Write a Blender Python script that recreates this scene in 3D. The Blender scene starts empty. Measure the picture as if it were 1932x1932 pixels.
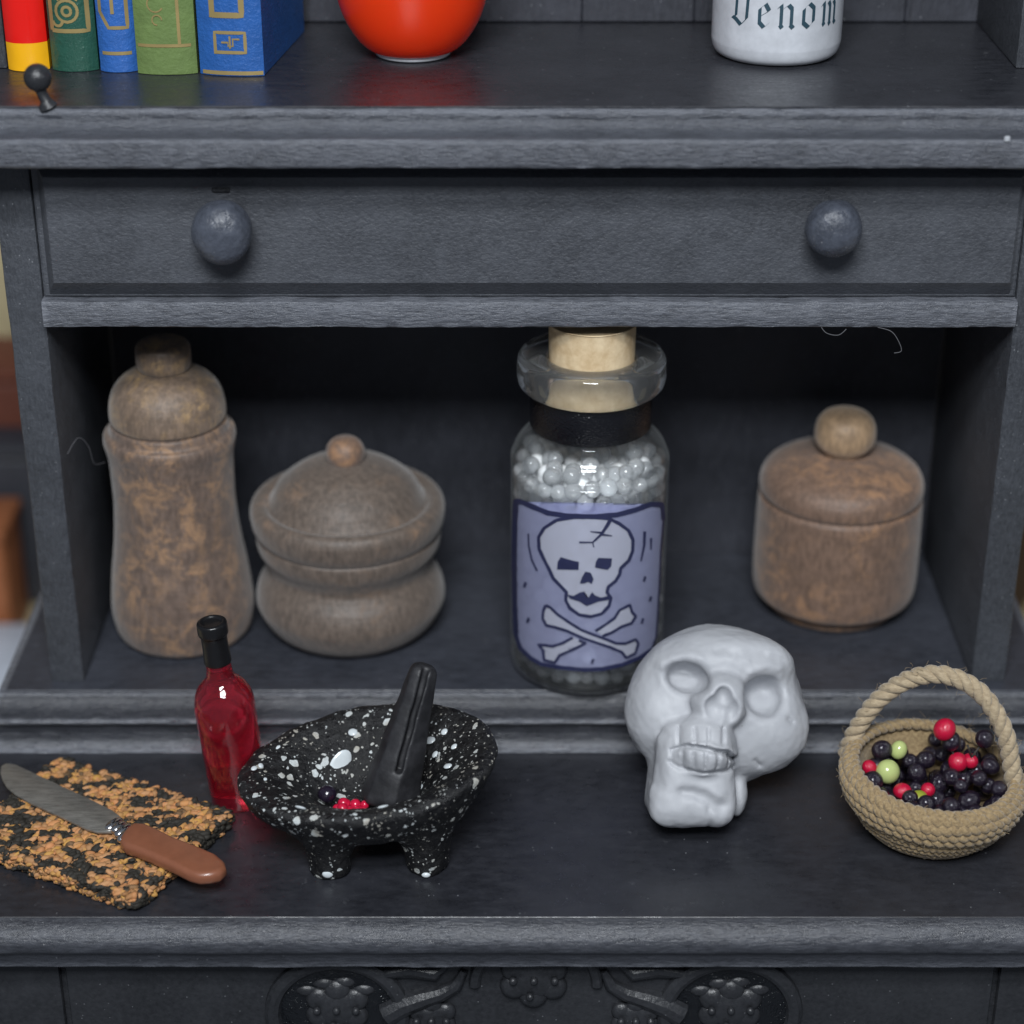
import bpy, bmesh, math, random
import numpy as np
from mathutils import Vector, Matrix, noise
PI = math.pi
R = random.Random(7)
S = bpy.context.scene
COL = S.collection

# ------------------------------------------------------------------ camera
TH = math.atan(.5016)
cam_d = bpy.data.cameras.new('camera')
cam = bpy.data.objects.new('camera', cam_d); COL.objects.link(cam)
cam.location = (-.018, -1.9838, 1.2103)
cam.rotation_euler = (PI/2 - TH, 0, 0)
cam_d.sensor_width = 36; cam_d.lens = 36*3872/1932
cam_d.clip_start = .05; cam_d.clip_end = 60
cam_d.dof.use_dof = True; cam_d.dof.focus_distance = 2.10; cam_d.dof.aperture_fstop = 1.7
S.camera = cam
# ------------------------------------------------------------------ world, lamps, exposure
W = bpy.data.worlds.new('World'); S.world = W; W.use_nodes = True
bg = W.node_tree.nodes['Background']
bg.inputs[0].default_value = (.70, .79, .95, 1); bg.inputs[1].default_value = .17
def area(name, loc, tgt, sx, sy, power, col):
    d = bpy.data.lights.new(name, 'AREA'); d.shape = 'RECTANGLE'; d.size = sx; d.size_y = sy
    d.energy = power; d.color = col
    o = bpy.data.objects.new(name, d); COL.objects.link(o); o.location = loc
    o.rotation_euler = (Vector(tgt)-Vector(loc)).to_track_quat('-Z', 'Y').to_euler()
    return o
area('softbox_lamp', (-.15, -2.75, 2.55), (0, 0, .2), 1.25, .42, 78, (.90, .945, .985))
area('softbox_lamp', (-.15, -2.35, 3.05), (0, 0, .2), 1.25, .42, 78, (.92, .95, .98))
S.view_settings.view_transform = 'Standard'; S.view_settings.look = 'None'
S.view_settings.exposure = 0; S.view_settings.gamma = 1
S.render.engine = 'CYCLES'
cy = S.cycles
cy.use_denoising = True; cy.max_bounces = 14; cy.transmission_bounces = 12; cy.transparent_max_bounces = 24
cy.glossy_bounces = 6; cy.diffuse_bounces = 4; cy.sample_clamp_indirect = 4; cy.caustics_refractive = True

# ------------------------------------------------------------------ object helpers
def wloc(o):
    v = Vector(o.location)
    while o.parent is not None:
        o = o.parent; v += Vector(o.location)
    return v
def thing(name, label, cat, loc=(0, 0, 0), group=None):
    o = bpy.data.objects.new(name, None); COL.objects.link(o); o.location = loc
    o.empty_display_size = .02
    o['label'] = label; o['category'] = cat
    if group: o['group'] = group
    return o
def tag(o, label, cat, group=None):
    o['label'] = label; o['category'] = cat
    if group: o['group'] = group
    return o
def mk(name, vf, mat, parent=None, smooth=35, loc=None):
    """vf = (verts, faces) in world coordinates"""
    v, f = vf
    v = np.asarray(v, dtype=float).reshape(-1, 3)
    me = bpy.data.meshes.new(name)
    o = bpy.data.objects.new(name, me)
    off = np.zeros(3)
    if parent is not None:
        o.parent = parent; off = np.array(wloc(parent))
    elif loc is not None:
        o.location = loc; off = np.array(loc)
    me.from_pydata((v-off).tolist(), [], [list(map(int, q)) for q in f])
    me.validate(); me.update()
    if smooth:
        me.polygons.foreach_set('use_smooth', [True]*len(me.polygons))
        if smooth < 180:
            me.set_sharp_from_angle(angle=math.radians(smooth))
    me.materials.append(mat)
    COL.objects.link(o)
    return o
def join(lst):
    V = []; F = []; n = 0
    for v, f in lst:
        v = np.asarray(v, dtype=float).reshape(-1, 3)
        V.append(v); F += [[i+n for i in q] for q in f]; n += len(v)
    return np.vstack(V), F
def xform(vf, M):
    v = np.asarray(vf[0], dtype=float); M = np.array(M)
    return v @ M[:3, :3].T + M[:3, 3], vf[1]
def lathe(prof, c, seg=64, cap=True):
    """prof = [(r, z)] bottom to top"""
    V = []; F = []
    n = len(prof)
    for r, z in prof:
        for k in range(seg):
            a = 2*PI*k/seg; V.append((c[0]+r*math.cos(a), c[1]+r*math.sin(a), c[2]+z))
    for i in range(n-1):
        for k in range(seg):
            k2 = (k+1) % seg
            F.append((i*seg+k, i*seg+k2, (i+1)*seg+k2, (i+1)*seg+k))
    if cap:
        F.append(list(range(seg))[::-1]); F.append([(n-1)*seg+k for k in range(seg)])
    return V, F
def smoothprof(p, n=4):
    """Catmull-Rom through the profile points"""
    out = []
    P = [p[0]]+list(p)+[p[-1]]
    for i in range(1, len(P)-2):
        for j in range(n):
            t = j/n; a, b, c, d = P[i-1], P[i], P[i+1], P[i+2]
            q = []
            for k in range(2):
                q.append(.5*((2*b[k])+(-a[k]+c[k])*t+(2*a[k]-5*b[k]+4*c[k]-d[k])*t*t+(-a[k]+3*b[k]-3*c[k]+d[k])*t**3))
            out.append((max(q[0], .0002), q[1]))
    out.append(p[-1]); return out
def bbox(x0, x1, y0, y1, z0, z1, bev=.003, seg=2, cut=0, jit=0, seed=0):
    bm = bmesh.new()
    bmesh.ops.create_cube(bm, size=1)
    for v in bm.verts:
        v.co = Vector(((x0+x1)/2+v.co.x*(x1-x0), (y0+y1)/2+v.co.y*(y1-y0), (z0+z1)/2+v.co.z*(z1-z0)))
    if bev:
        bmesh.ops.bevel(bm, geom=bm.edges[:], offset=bev, segments=seg, profile=.5, affect='EDGES')
    if cut:
        L = max((x1-x0, 0), (y1-y0, 1), (z1-z0, 2)); ax = L[1]
        lo = (x0, y0, z0)[ax]
        for k in range(1, cut):
            p = [0, 0, 0]; p[ax] = lo+L[0]*k/cut; nn = [0, 0, 0]; nn[ax] = 1
            bmesh.ops.bisect_plane(bm, geom=bm.verts[:]+bm.edges[:]+bm.faces[:], plane_co=p, plane_no=nn)
    if jit:
        for v in bm.verts:
            q = v.co*14+Vector((seed, 0, 0))
            v.co += Vector(noise.noise_vector(q))*jit + Vector(noise.noise_vector(q*4))*jit*.5
    bm.normal_update()
    r = ([tuple(v.co) for v in bm.verts], [[v.index for v in f.verts] for f in bm.faces])
    bm.free(); return r
def extr(prof, x0, x1, n=160, jit=.0008, seed=0):
    """closed polygon in y,z (counter-clockwise seen from +x) swept along x"""
    V = []; F = []; m = len(prof)
    for i in range(n+1):
        x = x0+(x1-x0)*i/n
        for j, (y, z) in enumerate(prof):
            q = Vector((x*18+seed, y*60, z*60)); q2 = q*3.7
            V.append((x, y+jit*(noise.noise(q)+.6*noise.noise(q2)), z+jit*(noise.noise(q+Vector((9, 9, 9)))+.6*noise.noise(q2+Vector((5, 0, 0))))))
    for i in range(n):
        for j in range(m):
            j2 = (j+1) % m
            F.append((i*m+j, (i+1)*m+j, (i+1)*m+j2, i*m+j2))
    F.append(list(range(m))); F.append([n*m+j for j in range(m)][::-1])
    return V, F
def tube(pts, rad, sides=8, closed=False):
    P = [Vector(p) for p in pts]; n = len(P); V = []; F = []
    up = None
    for i, p in enumerate(P):
        if closed: t = P[(i+1) % n]-P[i-1]
        else: t = P[min(i+1, n-1)]-P[max(i-1, 0)]
        t.normalize()
        if up is None:
            up = t.orthogonal().normalized()
        up = (up-t*up.dot(t)); up.normalize()
        b = t.cross(up)
        r = rad[i] if hasattr(rad, '__len__') else rad
        for k in range(sides):
            a = 2*PI*k/sides; V.append(tuple(p+(up*math.cos(a)+b*math.sin(a))*r))
    for i in range(n if closed else n-1):
        i2 = (i+1) % n
        for k in range(sides):
            k2 = (k+1) % sides
            F.append((i*sides+k, i*sides+k2, i2*sides+k2, i2*sides+k))
    if not closed:
        F.append(list(range(sides))[::-1]); F.append([(n-1)*sides+k for k in range(sides)])
    return V, F
def sphere(c, r, u=20, v=12, sq=(1, 1, 1), rot=None):
    V = [(0, 0, -1)]; F = []
    for i in range(1, v):
        a = PI*i/v-PI/2
        for k in range(u):
            b = 2*PI*k/u; V.append((math.cos(a)*math.cos(b), math.cos(a)*math.sin(b), math.sin(a)))
    V.append((0, 0, 1)); top = len(V)-1
    for k in range(u):
        k2 = (k+1) % u
        F.append((0, 1+k2, 1+k)); F.append((top, 1+(v-2)*u+k, 1+(v-2)*u+k2))
        for i in range(v-2):
            F.append((1+i*u+k, 1+i*u+k2, 1+(i+1)*u+k2, 1+(i+1)*u+k))
    A = np.array(V)*np.array(sq)*r
    if rot is not None: A = A @ np.array(rot).T
    return A+np.array(c), F
def prism(poly, z0, z1, bev=0, seg=3):
    bm = bmesh.new()
    vs = [bm.verts.new((x, y, z0)) for x, y in poly]
    f = bm.faces.new(vs); bm.normal_update()
    if f.normal.z > 0: f.normal_flip()
    r = bmesh.ops.extrude_face_region(bm, geom=[f])
    for g in r['geom']:
        if isinstance(g, bmesh.types.BMVert): g.co.z = z1
    bmesh.ops.recalc_face_normals(bm, faces=bm.faces[:])
    if bev:
        ed = [e for e in bm.edges if abs(e.verts[0].co.z-e.verts[1].co.z) < 1e-6]
        bmesh.ops.bevel(bm, geom=ed, offset=bev, segments=seg, profile=.5, affect='EDGES')
    r = ([tuple(v.co) for v in bm.verts], [[v.index for v in f.verts] for f in bm.faces]); bm.free(); return r
def surface_net(D, o, h):
    """isosurface of the signed field D (negative inside) sampled on a grid"""
    inside = D < 0
    nx, ny, nz = D.shape
    acc = np.zeros((nx-1, ny-1, nz-1, 3)); cnt = np.zeros((nx-1, ny-1, nz-1))
    base = np.stack(np.meshgrid(np.arange(nx-1), np.arange(ny-1), np.arange(nz-1), indexing='ij'), -1).astype(float)
    for ax in range(3):
        for a in (0, 1):
            for b in (0, 1):
                s0 = [0, 0, 0]; ot = [i for i in range(3) if i != ax]
                s0[ot[0]] = a; s0[ot[1]] = b; s1 = list(s0); s1[ax] = 1
                g = lambda s: D[s[0]:s[0]+nx-1, s[1]:s[1]+ny-1, s[2]:s[2]+nz-1]
                d0, d1 = g(s0), g(s1); m = (d0 < 0) != (d1 < 0)
                t = np.where(m, d0/np.where(m, d0-d1, 1), 0)
                for k in range(3):
                    acc[..., k] += np.where(m, s0[k]+(t if k == ax else 0), 0)
                cnt += m
    act = cnt > 0
    idx = -np.ones(act.shape, int); idx[act] = np.arange(act.sum())
    V = (base[act]+acc[act]/cnt[act][:, None])*h+np.array(o)
    F = []
    for ax in range(3):
        u, w = [(1, 2), (2, 0), (0, 1)][ax]
        sl0 = [slice(1, -1)]*3; sl0[ax] = slice(0, -1); sl1 = list(sl0); sl1[ax] = slice(1, None)
        a = inside[tuple(sl0)]; b = inside[tuple(sl1)]
        I = np.argwhere(a != b)
        if not len(I): continue
        sg = a[tuple(I.T)]
        P = I.copy()
        for k in range(3):
            if k != ax: P[:, k] += 1
        def cell(du, dw):
            Q = P.copy(); Q[:, u] += du; Q[:, w] += dw
            return idx[tuple(Q.T)]
        c = np.stack([cell(-1, -1), cell(0, -1), cell(0, 0), cell(-1, 0)], 1)
        c[~sg] = c[~sg][:, ::-1]
        F += c.tolist()
    return V, F
def grid(lo, hi, h):
    ax = [np.arange(lo[i], hi[i]+h, h) for i in range(3)]
    return np.meshgrid(*ax, indexing='ij')
def ell(X, Y, Z, c, r):
    q = np.sqrt(((X-c[0])/r[0])**2+((Y-c[1])/r[1])**2+((Z-c[2])/r[2])**2)
    return (q-1)*min(r)
def smin(a, b, k):
    h = np.clip(.5+.5*(b-a)/k, 0, 1); return b*(1-h)+a*h-k*h*(1-h)
def smax(a, b, k): return -smin(-a, -b, k)
def pdist(X, Y, pl):
    d = np.full(X.shape, 9.)
    for (x0, y0), (x1, y1) in zip(pl[:-1], pl[1:]):
        L = (x1-x0)**2+(y1-y0)**2
        t = np.clip(((X-x0)*(x1-x0)+(Y-y0)*(y1-y0))/L, 0, 1)
        d = np.minimum(d, np.hypot(X-x0-t*(x1-x0), Y-y0-t*(y1-y0)))
    return d

# ------------------------------------------------------------------ materials
class NT:
    def __init__(s, name):
        s.m = bpy.data.materials.new(name); s.m.use_nodes = True; s.t = s.m.node_tree
        s.b = s.t.nodes['Principled BSDF']; s.out = s.t.nodes['Material Output']
        s.co = s.n('ShaderNodeTexCoord').outputs['Object']
    def n(s, ty, **kw):
        x = s.t.nodes.new(ty)
        for k, v in kw.items(): setattr(x, k, v)
        return x
    def set(s, sock, v):
        if isinstance(v, bpy.types.NodeSocket): s.t.links.new(v, sock)
        elif hasattr(v, '__len__') and len(v) == 3 and sock.type == 'RGBA': sock.default_value = (*v, 1)
        else: sock.default_value = v
    def P(s, **kw):
        for k, v in kw.items(): s.set(s.b.inputs[k.replace('_', ' ')], v)
    def map(s, sc=(1, 1, 1), rot=(0, 0, 0), loc=(0, 0, 0)):
        m = s.n('ShaderNodeMapping'); s.set(m.inputs[0], s.co)
        m.inputs['Scale'].default_value = sc; m.inputs['Rotation'].default_value = rot; m.inputs['Location'].default_value = loc
        return m.outputs[0]
    def noise(s, scale, detail=4, rough=.55, sc=(1, 1, 1), loc=(0, 0, 0), rot=(0, 0, 0), dist=0):
        x = s.n('ShaderNodeTexNoise'); s.set(x.inputs['Vector'], s.map(sc, rot, loc))
        x.inputs['Scale'].default_value = scale; x.inputs['Detail'].default_value = detail
        x.inputs['Roughness'].default_value = rough; x.inputs['Distortion'].default_value = dist
        return x.outputs['Fac']
    def ramp(s, f, a, b, lo=0., hi=1.):
        x = s.n('ShaderNodeMapRange'); s.set(x.inputs[0], f)
        for i, v in enumerate((a, b, lo, hi)): s.set(x.inputs[i+1], v)
        return x.outputs[0]
    def mix(s, f, a, b):
        x = s.n('ShaderNodeMix', data_type='RGBA'); s.set(x.inputs[0], f); s.set(x.inputs[6], a); s.set(x.inputs[7], b)
        return x.outputs[2]
    def math(s, op, a, b=0.):
        x = s.n('ShaderNodeMath', operation=op); s.set(x.inputs[0], a); s.set(x.inputs[1], b); return x.outputs[0]
    def bump(s, h, strength, dist, normal=None):
        x = s.n('ShaderNodeBump'); s.set(x.inputs['Height'], h)
        x.inputs['Strength'].default_value = strength; x.inputs['Distance'].default_value = dist
        if normal is not None: s.set(x.inputs['Normal'], normal)
        return x.outputs[0]
    def vor(s, scale, feature='F1', sc=(1, 1, 1)):
        x = s.n('ShaderNodeTexVoronoi', feature=feature); s.set(x.inputs['Vector'], s.map(sc)); x.inputs['Scale'].default_value = scale
        return x

def paint(name, base, rough, grain=(24, 40, 40), bs=.9, bd=.0022, spec=.5, dust=.5, edge_highlight=False):
    t = NT(name)
    n1 = t.noise(9, 6, .65, sc=grain); n2 = t.noise(160, 3, .6); n3 = t.noise(7, 4, .6); n4 = t.noise(52, 4, .65); n5 = t.noise(26, 4, .6, loc=(7, 3, 1))
    h = t.math('ADD', t.math('MULTIPLY', n1, 1.), t.math('ADD', t.math('MULTIPLY', n2, .35), t.math('MULTIPLY', n4, 1.1)))
    c = t.mix(t.ramp(n1, .3, .72), [x*.72 for x in base], [x*1.35 for x in base])
    c = t.mix(t.ramp(n5, .5, .68, 0, .5), c, [x*1.5 for x in base])
    c = t.mix(t.ramp(n3, .42, .68, 0, .45), c, [x*1.7+.006 for x in base])
    # dry-brushed scuffs and dust specks
    v = t.vor(210); sp = t.math('MULTIPLY', t.math('LESS_THAN', v.outputs['Distance'], .16), t.math('GREATER_THAN', t.math('ADD', v.outputs['Color'], 0.), .86))
    sc = t.ramp(t.noise(60, 5, .7, sc=(grain[0]*.12, grain[1]*.05, grain[2]*.05)), .66, .74, 0, .5)
    c = t.mix(t.math('MULTIPLY', sp, dust), c, (.30, .31, .33))
    c = t.mix(t.math('MULTIPLY', sc, dust), c, (.17, .175, .19))
    if edge_highlight:
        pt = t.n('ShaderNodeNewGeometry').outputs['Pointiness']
        c = t.mix(t.math('MULTIPLY', t.ramp(pt, .515, .57), t.ramp(n1, .35, .6, .25, .8)), c, (.20, .21, .24))  # lighter colour on convex edges paints in the moulding highlights, broken like rubbed paint
    t.P(Base_Color=c, Roughness=t.ramp(t.math('ADD', t.math('MULTIPLY', n1, .5), t.math('MULTIPLY', t.noise(230, 3, .7), .5)), .35, .65, rough-.13, rough+.15), Normal=t.bump(h, bs, bd))
    t.b.inputs['Specular IOR Level'].default_value = spec
    return t.m
M_face = paint('black_paint_front', (.056, .060, .070), .42, bs=.55)
M_edge = paint('black_paint_moulding', (.062, .067, .080), .32, bs=.9, bd=.0024, edge_highlight=True, grain=(8, 40, 40))
M_edge_low = paint('black_paint_low_moulding', (.028, .030, .037), .33, bs=.8, bd=.002, spec=.7, edge_highlight=True, grain=(8, 40, 40), dust=.4)
M_post = paint('black_paint_upright', (.050, .054, .063), .46, grain=(40, 40, 9), bs=.9)
M_top = paint('black_satin_shelf', (.018, .019, .024), .36, spec=.8, grain=(5, 12, 12), bs=.18, bd=.001, dust=.55)
M_floor = paint('black_paint_floor', (.034, .037, .047), .38, grain=(5, 14, 14), bs=.3, bd=.001, dust=.35)
M_back = paint('black_paint_back', (.029, .031, .040), .55, grain=(30, 30, 5), bs=.35)
M_low = paint('black_gloss_carving', (.020, .021, .024), .33, grain=(20, 20, 20), bs=.4, dust=.3)

def wood(name, brown, tan, amount=.5, knobz=None, seed=0):
    t = NT(name)
    g = t.noise(44, 8, .76, loc=(seed, 0, 0), dist=.6); pat = t.noise(9, 5, .6, loc=(seed+3, 1, 0)); fine = t.noise(190, 4, .6, sc=(1, 1, .35))
    mask = t.math('MULTIPLY', t.ramp(g, .47, .60), t.ramp(pat, .62-amount*.3, .70-amount*.22))
    c = t.mix(t.ramp(fine, .35, .65), [x*.72 for x in brown], [x*1.25 for x in brown])
    c = t.mix(t.math('MULTIPLY', mask, .8), c, tan)
    dark = t.ramp(t.noise(16, 6, .7, loc=(seed, 5, 2)), .55, .72, 0, .5)
    c = t.mix(dark, c, [x*.5 for x in brown])
    t.P(Base_Color=c, Roughness=t.ramp(g, .3, .7, .42, .66), Normal=t.bump(t.math('ADD', t.math('ADD', fine, t.math('MULTIPLY', g, 1.2)), t.math('MULTIPLY', t.noise(14, 3, .6, sc=(1, 1, 14)), .8)), .6, .0012))
    t.b.inputs['Specular IOR Level'].default_value = .55
    t.b.inputs['Sheen Weight'].default_value = .28
    return t.m
M_wood1 = wood('worn_brown_wood', (.150, .105, .082), (.40, .235, .125), .85, seed=1)
M_wood1b = wood('worn_brown_wood_rim', (.185, .130, .092), (.55, .35, .15), .8, seed=8)
M_wood2 = wood('dusty_brown_wood', (.128, .098, .078), (.28, .175, .11), .35, seed=4)
M_wood3 = wood('reddish_worn_wood', (.180, .112, .078), (.38, .21, .11), .7, seed=11)
M_knobw = wood('bare_pale_wood', (.36, .24, .14), (.44, .30, .18), .5, seed=2)

def simple(name, col, rough=.5, bump=None, **kw):
    t = NT(name)
    n = t.noise(45, 4, .6)
    c = t.mix(t.ramp(n, .3, .7), [x*.86 for x in col], [min(1, x*1.1) for x in col])
    t.P(Base_Color=c, Roughness=rough)
    if bump: t.P(Normal=t.bump(t.noise(bump[0], 4, .6), bump[1], bump[2]))
    for k, v in kw.items():
        s = t.b.inputs[k.replace('_', ' ')]
        s.default_value = (*v, 1) if hasattr(v, '__len__') and len(v) == 3 and s.type == 'RGBA' else v
    return t.m

# ================================================================== setting
wall = mk('wall', bbox(-4, 4, 2.2, 2.3, -2, 3, 0), simple('brown_backdrop', (.17, .11, .07), .8))
wall['kind'] = 'structure'
ttop = mk('table_surface', bbox(-2.2, 2.2, -.32, 1.9, -.50, -.46, .01), simple('cream_table', (.62, .52, .32), .6))
ttop['kind'] = 'structure'
def blur_box(name, label, cat, b, mat):
    o = thing(name, label, cat, ((b[0]+b[1])/2, (b[2]+b[3])/2, b[4]))
    mk('body', bbox(*b, .012, 3), mat, o)
    mk('lid', bbox(b[0]-.006, b[1]+.006, b[2]-.006, b[3]+.006, b[5], b[5]+.02, .006, 2), mat, o)
    return o
blur_box('storage_box', 'cream box blurred at the upper left edge of the picture, behind the others', 'box', (-1.5, -.76, 1.35, 1.6, -.46, .26), simple('cream_card', (.70, .60, .36), .6))
blur_box('storage_box', 'red-brown box blurred in front of the cream one at the left edge', 'box', (-1.2, -.80, 1.10, 1.25, -.46, -.10), simple('red_brown_card', (.20, .06, .035), .6))
blur_box('storage_box', 'dark grey box blurred in front of the red-brown one at the left edge', 'box', (-1.2, -.735, 1.0, 1.08, -.46, -.19), simple('grey_card', (.05, .055, .07), .5))
blur_box('storage_box', 'low orange box blurred behind the left upright', 'box', (-1.2, -.815, .86, .98, -.46, -.27), simple('orange_card', (.42, .15, .06), .6))
blur_box('storage_box', 'flat bluish white box blurred on the table behind the left upright', 'box', (-1.2, -.73, .66, .84, -.46, -.425), simple('white_card', (.55, .60, .68), .6))
blur_box('storage_box', 'dark brown box blurred behind the right upright', 'box', (.70, 1.2, .85, 1.1, -.46, -.05), simple('dark_brown_card', (.10, .065, .04), .6))
o = thing('ceramic_pot', 'rounded cream pot blurred behind the right end of the dresser', 'pot', (.86, .66, -.46))
mk('body', lathe(smoothprof([(.06, 0), (.11, .05), (.13, .13), (.10, .20), (.07, .23)]), (.86, .66, -.46)), simple('cream_glaze', (.72, .62, .36), .3), o)
mk('rim', lathe(smoothprof([(.07, .23), (.085, .24), (.08, .252), (.06, .25)]), (.86, .66, -.46)), simple('cream_glaze_rim', (.66, .56, .32), .3), o)

# ================================================================== dresser
D = thing('miniature_dresser', 'black painted wooden miniature dresser with shelves and one long drawer', 'dresser', (0, 0, -.46))
# upper shelf slab with moulded front edge (profile closed in y,z)
prof = [(.33, .61), (.33, .67), (-.028, .670), (-.034, .6695), (-.0375, .667), (-.0385, .6635), (-.0370, .6590), (-.0385, .6550), (-.043, .6515),
        (-.051, .6492), (-.060, .6486), (-.0675, .6488), (-.0705, .6482), (-.0720, .6465), (-.0725, .644), (-.0725, .624), (-.0715, .6215), (-.069, .620), (-.05, .6195), (-.01, .61)]
def facesplit(): pass
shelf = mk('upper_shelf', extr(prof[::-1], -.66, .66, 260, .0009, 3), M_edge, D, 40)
mk('shelf_surface', bbox(-.655, .655, -.0345, .325, .668, .6712, .001, 1), M_top, D)
# drawer: raised field with chamfered border
def drawer():
    x0, x1, z0, z1 = -.4985, .4985, .4625, .606
    a = .018; pr = .013
    V = []
    def rect(x0, x1, z0, z1, y): return [(x0, y, z0), (x1, y, z0), (x1, y, z1), (x0, y, z1)]
    rings = [rect(x0, x1, z0, z1, .05), rect(x0, x1, z0, z1, .001), rect(x0+.002, x1-.002, z0+.002, z1-.002, 0.),
             rect(x0+.006, x1-.006, z0+.003, z1-.003, 0.), rect(x0+a*.7, x1-a*.45, z0+a, z1-a*.6, -pr+.0015), rect(x0+a*.7+.002, x1-a*.45-.002, z0+a+.002, z1-a*.6-.002, -pr)]
    F = []
    for r in rings: V += r
    for i in range(len(rings)-1):
        for k in range(4):
            k2 = (k+1) % 4; F.append((i*4+k, i*4+k2, (i+1)*4+k2, (i+1)*4+k))
    n = (len(rings)-1)*4; F.append((n, n+1, n+2, n+3)); F.append((3, 2, 1, 0))
    return V, F
dr = mk('drawer', drawer(), M_face, D, 25)
for sx, zz, rr, chip in ((-.3049, .5475, .0300, 1), (.3001, .5515, .0285, 0)):
    kp = smoothprof([(.010, 0), (.0105, .006), (.013, .010), (.022, .016), (rr*.97, .026), (rr, .034), (rr*.93, .044), (rr*.72, .052), (rr*.4, .0565), (.001, .058)], 4)
    v, f = lathe(kp, (0, 0, 0), 40)
    v = np.array(v); v = np.stack([v[:, 0], -v[:, 2], v[:, 1]*1.0], 1)
    for i in range(len(v)):
        q = Vector(v[i])*40+Vector((sx*50, 0, 0)); v[i] += np.array(noise.noise_vector(q))*.0012
    v[:, 2] *= 1.08 if chip else 1.0
    v += np.array((sx, -.012, zz))
    mk('knob', (v, f), M_low if False else paint('black_knob_paint_%s' % ('worn' if chip else 'smooth'), (.055, .062, .08), .28, grain=(14, 14, 14), bs=.7, dust=.8), dr)
    if chip:
        mk('paint_flake', bbox(sx-.012, sx+.006, -.0165, -.0135, zz+.0315, zz+.036, .001, 1), M_low, dr)
# rail under the drawer
rp = [(.30, .433), (.30, .4615), (-.006, .4615), (-.0105, .4605), (-.012, .4575), (-.0125, .437), (-.0115, .434), (-.009, .4328)]
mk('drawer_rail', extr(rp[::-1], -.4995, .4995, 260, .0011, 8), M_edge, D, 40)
# uprights (side panels of the open compartment)
for s in (-1, 1):
    a, b = sorted((s*.500, s*.538))
    mk('upright', bbox(a, b, 0., .305, .0005, .6185, .0025, 2, 40, .0009, s*5), M_post, D)
# vertical boards of the back (lower compartment and upper hutch)
xs = [-.5, .5]
for i in range(1):
    mk('back_board', bbox(xs[i]+.0002, xs[i+1]-.0002, .309, .322, .0, .436, .0016, 1), M_back, D)
xs = [-.535, -.42, -.30, -.17, -.06, .06, .185, .31, .42, .53]
for i in range(9):
    mk('back_board', bbox(xs[i]+.0002, xs[i+1]-.0002, .309, .322, .672, 1.12, .0014, 1), M_back, D)
mk('back_panel', bbox(-.5375, .5375, .3225, .330, -.05, 1.12, .001, 1), M_back, D)
mk('hutch_side', bbox(-.575, -.537, .108, .33, .6715, 1.12, .002, 2), M_post, D)
mk('hutch_side', bbox(.500, .538, .108, .33, .6715, 1.12, .002, 2), M_post, D)
# base plate of the hutch, moulded front edge
prof = [(.32, -.053), (.32, 0), (-.016, 0.0), (-.0215, -.0008), (-.0240, -.0035), (-.0245, -.007), (-.028, -.0115), (-.036, -.0150),
        (-.0455, -.0170), (-.0500, -.0185), (-.0515, -.0215), (-.0500, -.0250), (-.0470, -.0275), (-.0455, -.034), (-.0460, -.0385),
        (-.0510, -.0400), (-.0575, -.0425), (-.0615, -.0475), (-.0630, -.0535)]
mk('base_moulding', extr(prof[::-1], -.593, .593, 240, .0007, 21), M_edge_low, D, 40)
mk('compartment_floor', bbox(-.585, .585, -.019, .318, -.001, .0012, .0008, 1), M_floor, D)
# counter with bullnose
prof = [(.33, -.105), (.33, -.055), (-.3505, -.055), (-.3585, -.0562), (-.3650, -.0588), (-.3705, -.0630), (-.3740, -.0690), (-.3748, -.0750), (-.3738, -.0815), (-.3705, -.0865),
        (-.3678, -.0885), (-.3665, -.0920), (-.3660, -.1060), (-.3620, -.1090), (-.34, -.1095)]
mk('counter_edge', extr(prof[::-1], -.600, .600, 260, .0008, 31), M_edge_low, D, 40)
mk('counter_surface', bbox(-.598, .598, -.3540, .325, -.057, -.0543, .0003, 1), M_top, D)
ZC = -.0543
# lower cabinet: body, drawer front with carved relief
mk('cabinet_body', bbox(-.60, .60, -.330, .32, -.46, -.106, .003, 2), M_low, D)
lf = mk('carved_drawer', bbox(-.470, .470, -.338, -.326, -.38, -.112, .004, 2), M_low, D)
for s in (-1, 1):
    a, b = sorted((s*.476, s*.60)); mk('cabinet_stile', bbox(a, b, -.3375, -.326, -.40, -.108, .003, 2), M_low, D)
t = NT('black_gloss_recess'); t.P(Base_Color=(.006, .007, .009), Roughness=.18, Normal=t.bump(t.noise(55, 5, .75), 1., .006)); M_recess = t.m
def arc(cx, cz, r, a0, a1, n=40, y=-.340):
    return [(cx+r*math.cos(math.radians(a0+(a1-a0)*i/n)), y, cz+r*math.sin(math.radians(a0+(a1-a0)*i/n))) for i in range(n+1)]
def flower(cx, cz, rad, name='carved_flower', n=6, dots=3):
    L = [sphere((cx, -.342, cz), rad*.7, 16, 10, (1, .35, 1))]
    for k in range(n):
        a = 2*PI*k/n+.5; L.append(sphere((cx+rad*.62*math.cos(a), -.340, cz+rad*.62*math.sin(a)), rad*.42, 14, 8, (1, .62, 1)))
    for k in range(dots):
        L.append(sphere((cx+(k-(dots-1)/2)*rad*.58, -.3515, cz+.004), .0042, 10, 6))
    L.append(sphere((cx-.004, -.3515, cz-.016), .0042, 10, 6))
    mk(name, join(L), M_low, lf)
flower(.004, -.140, .036)
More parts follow.
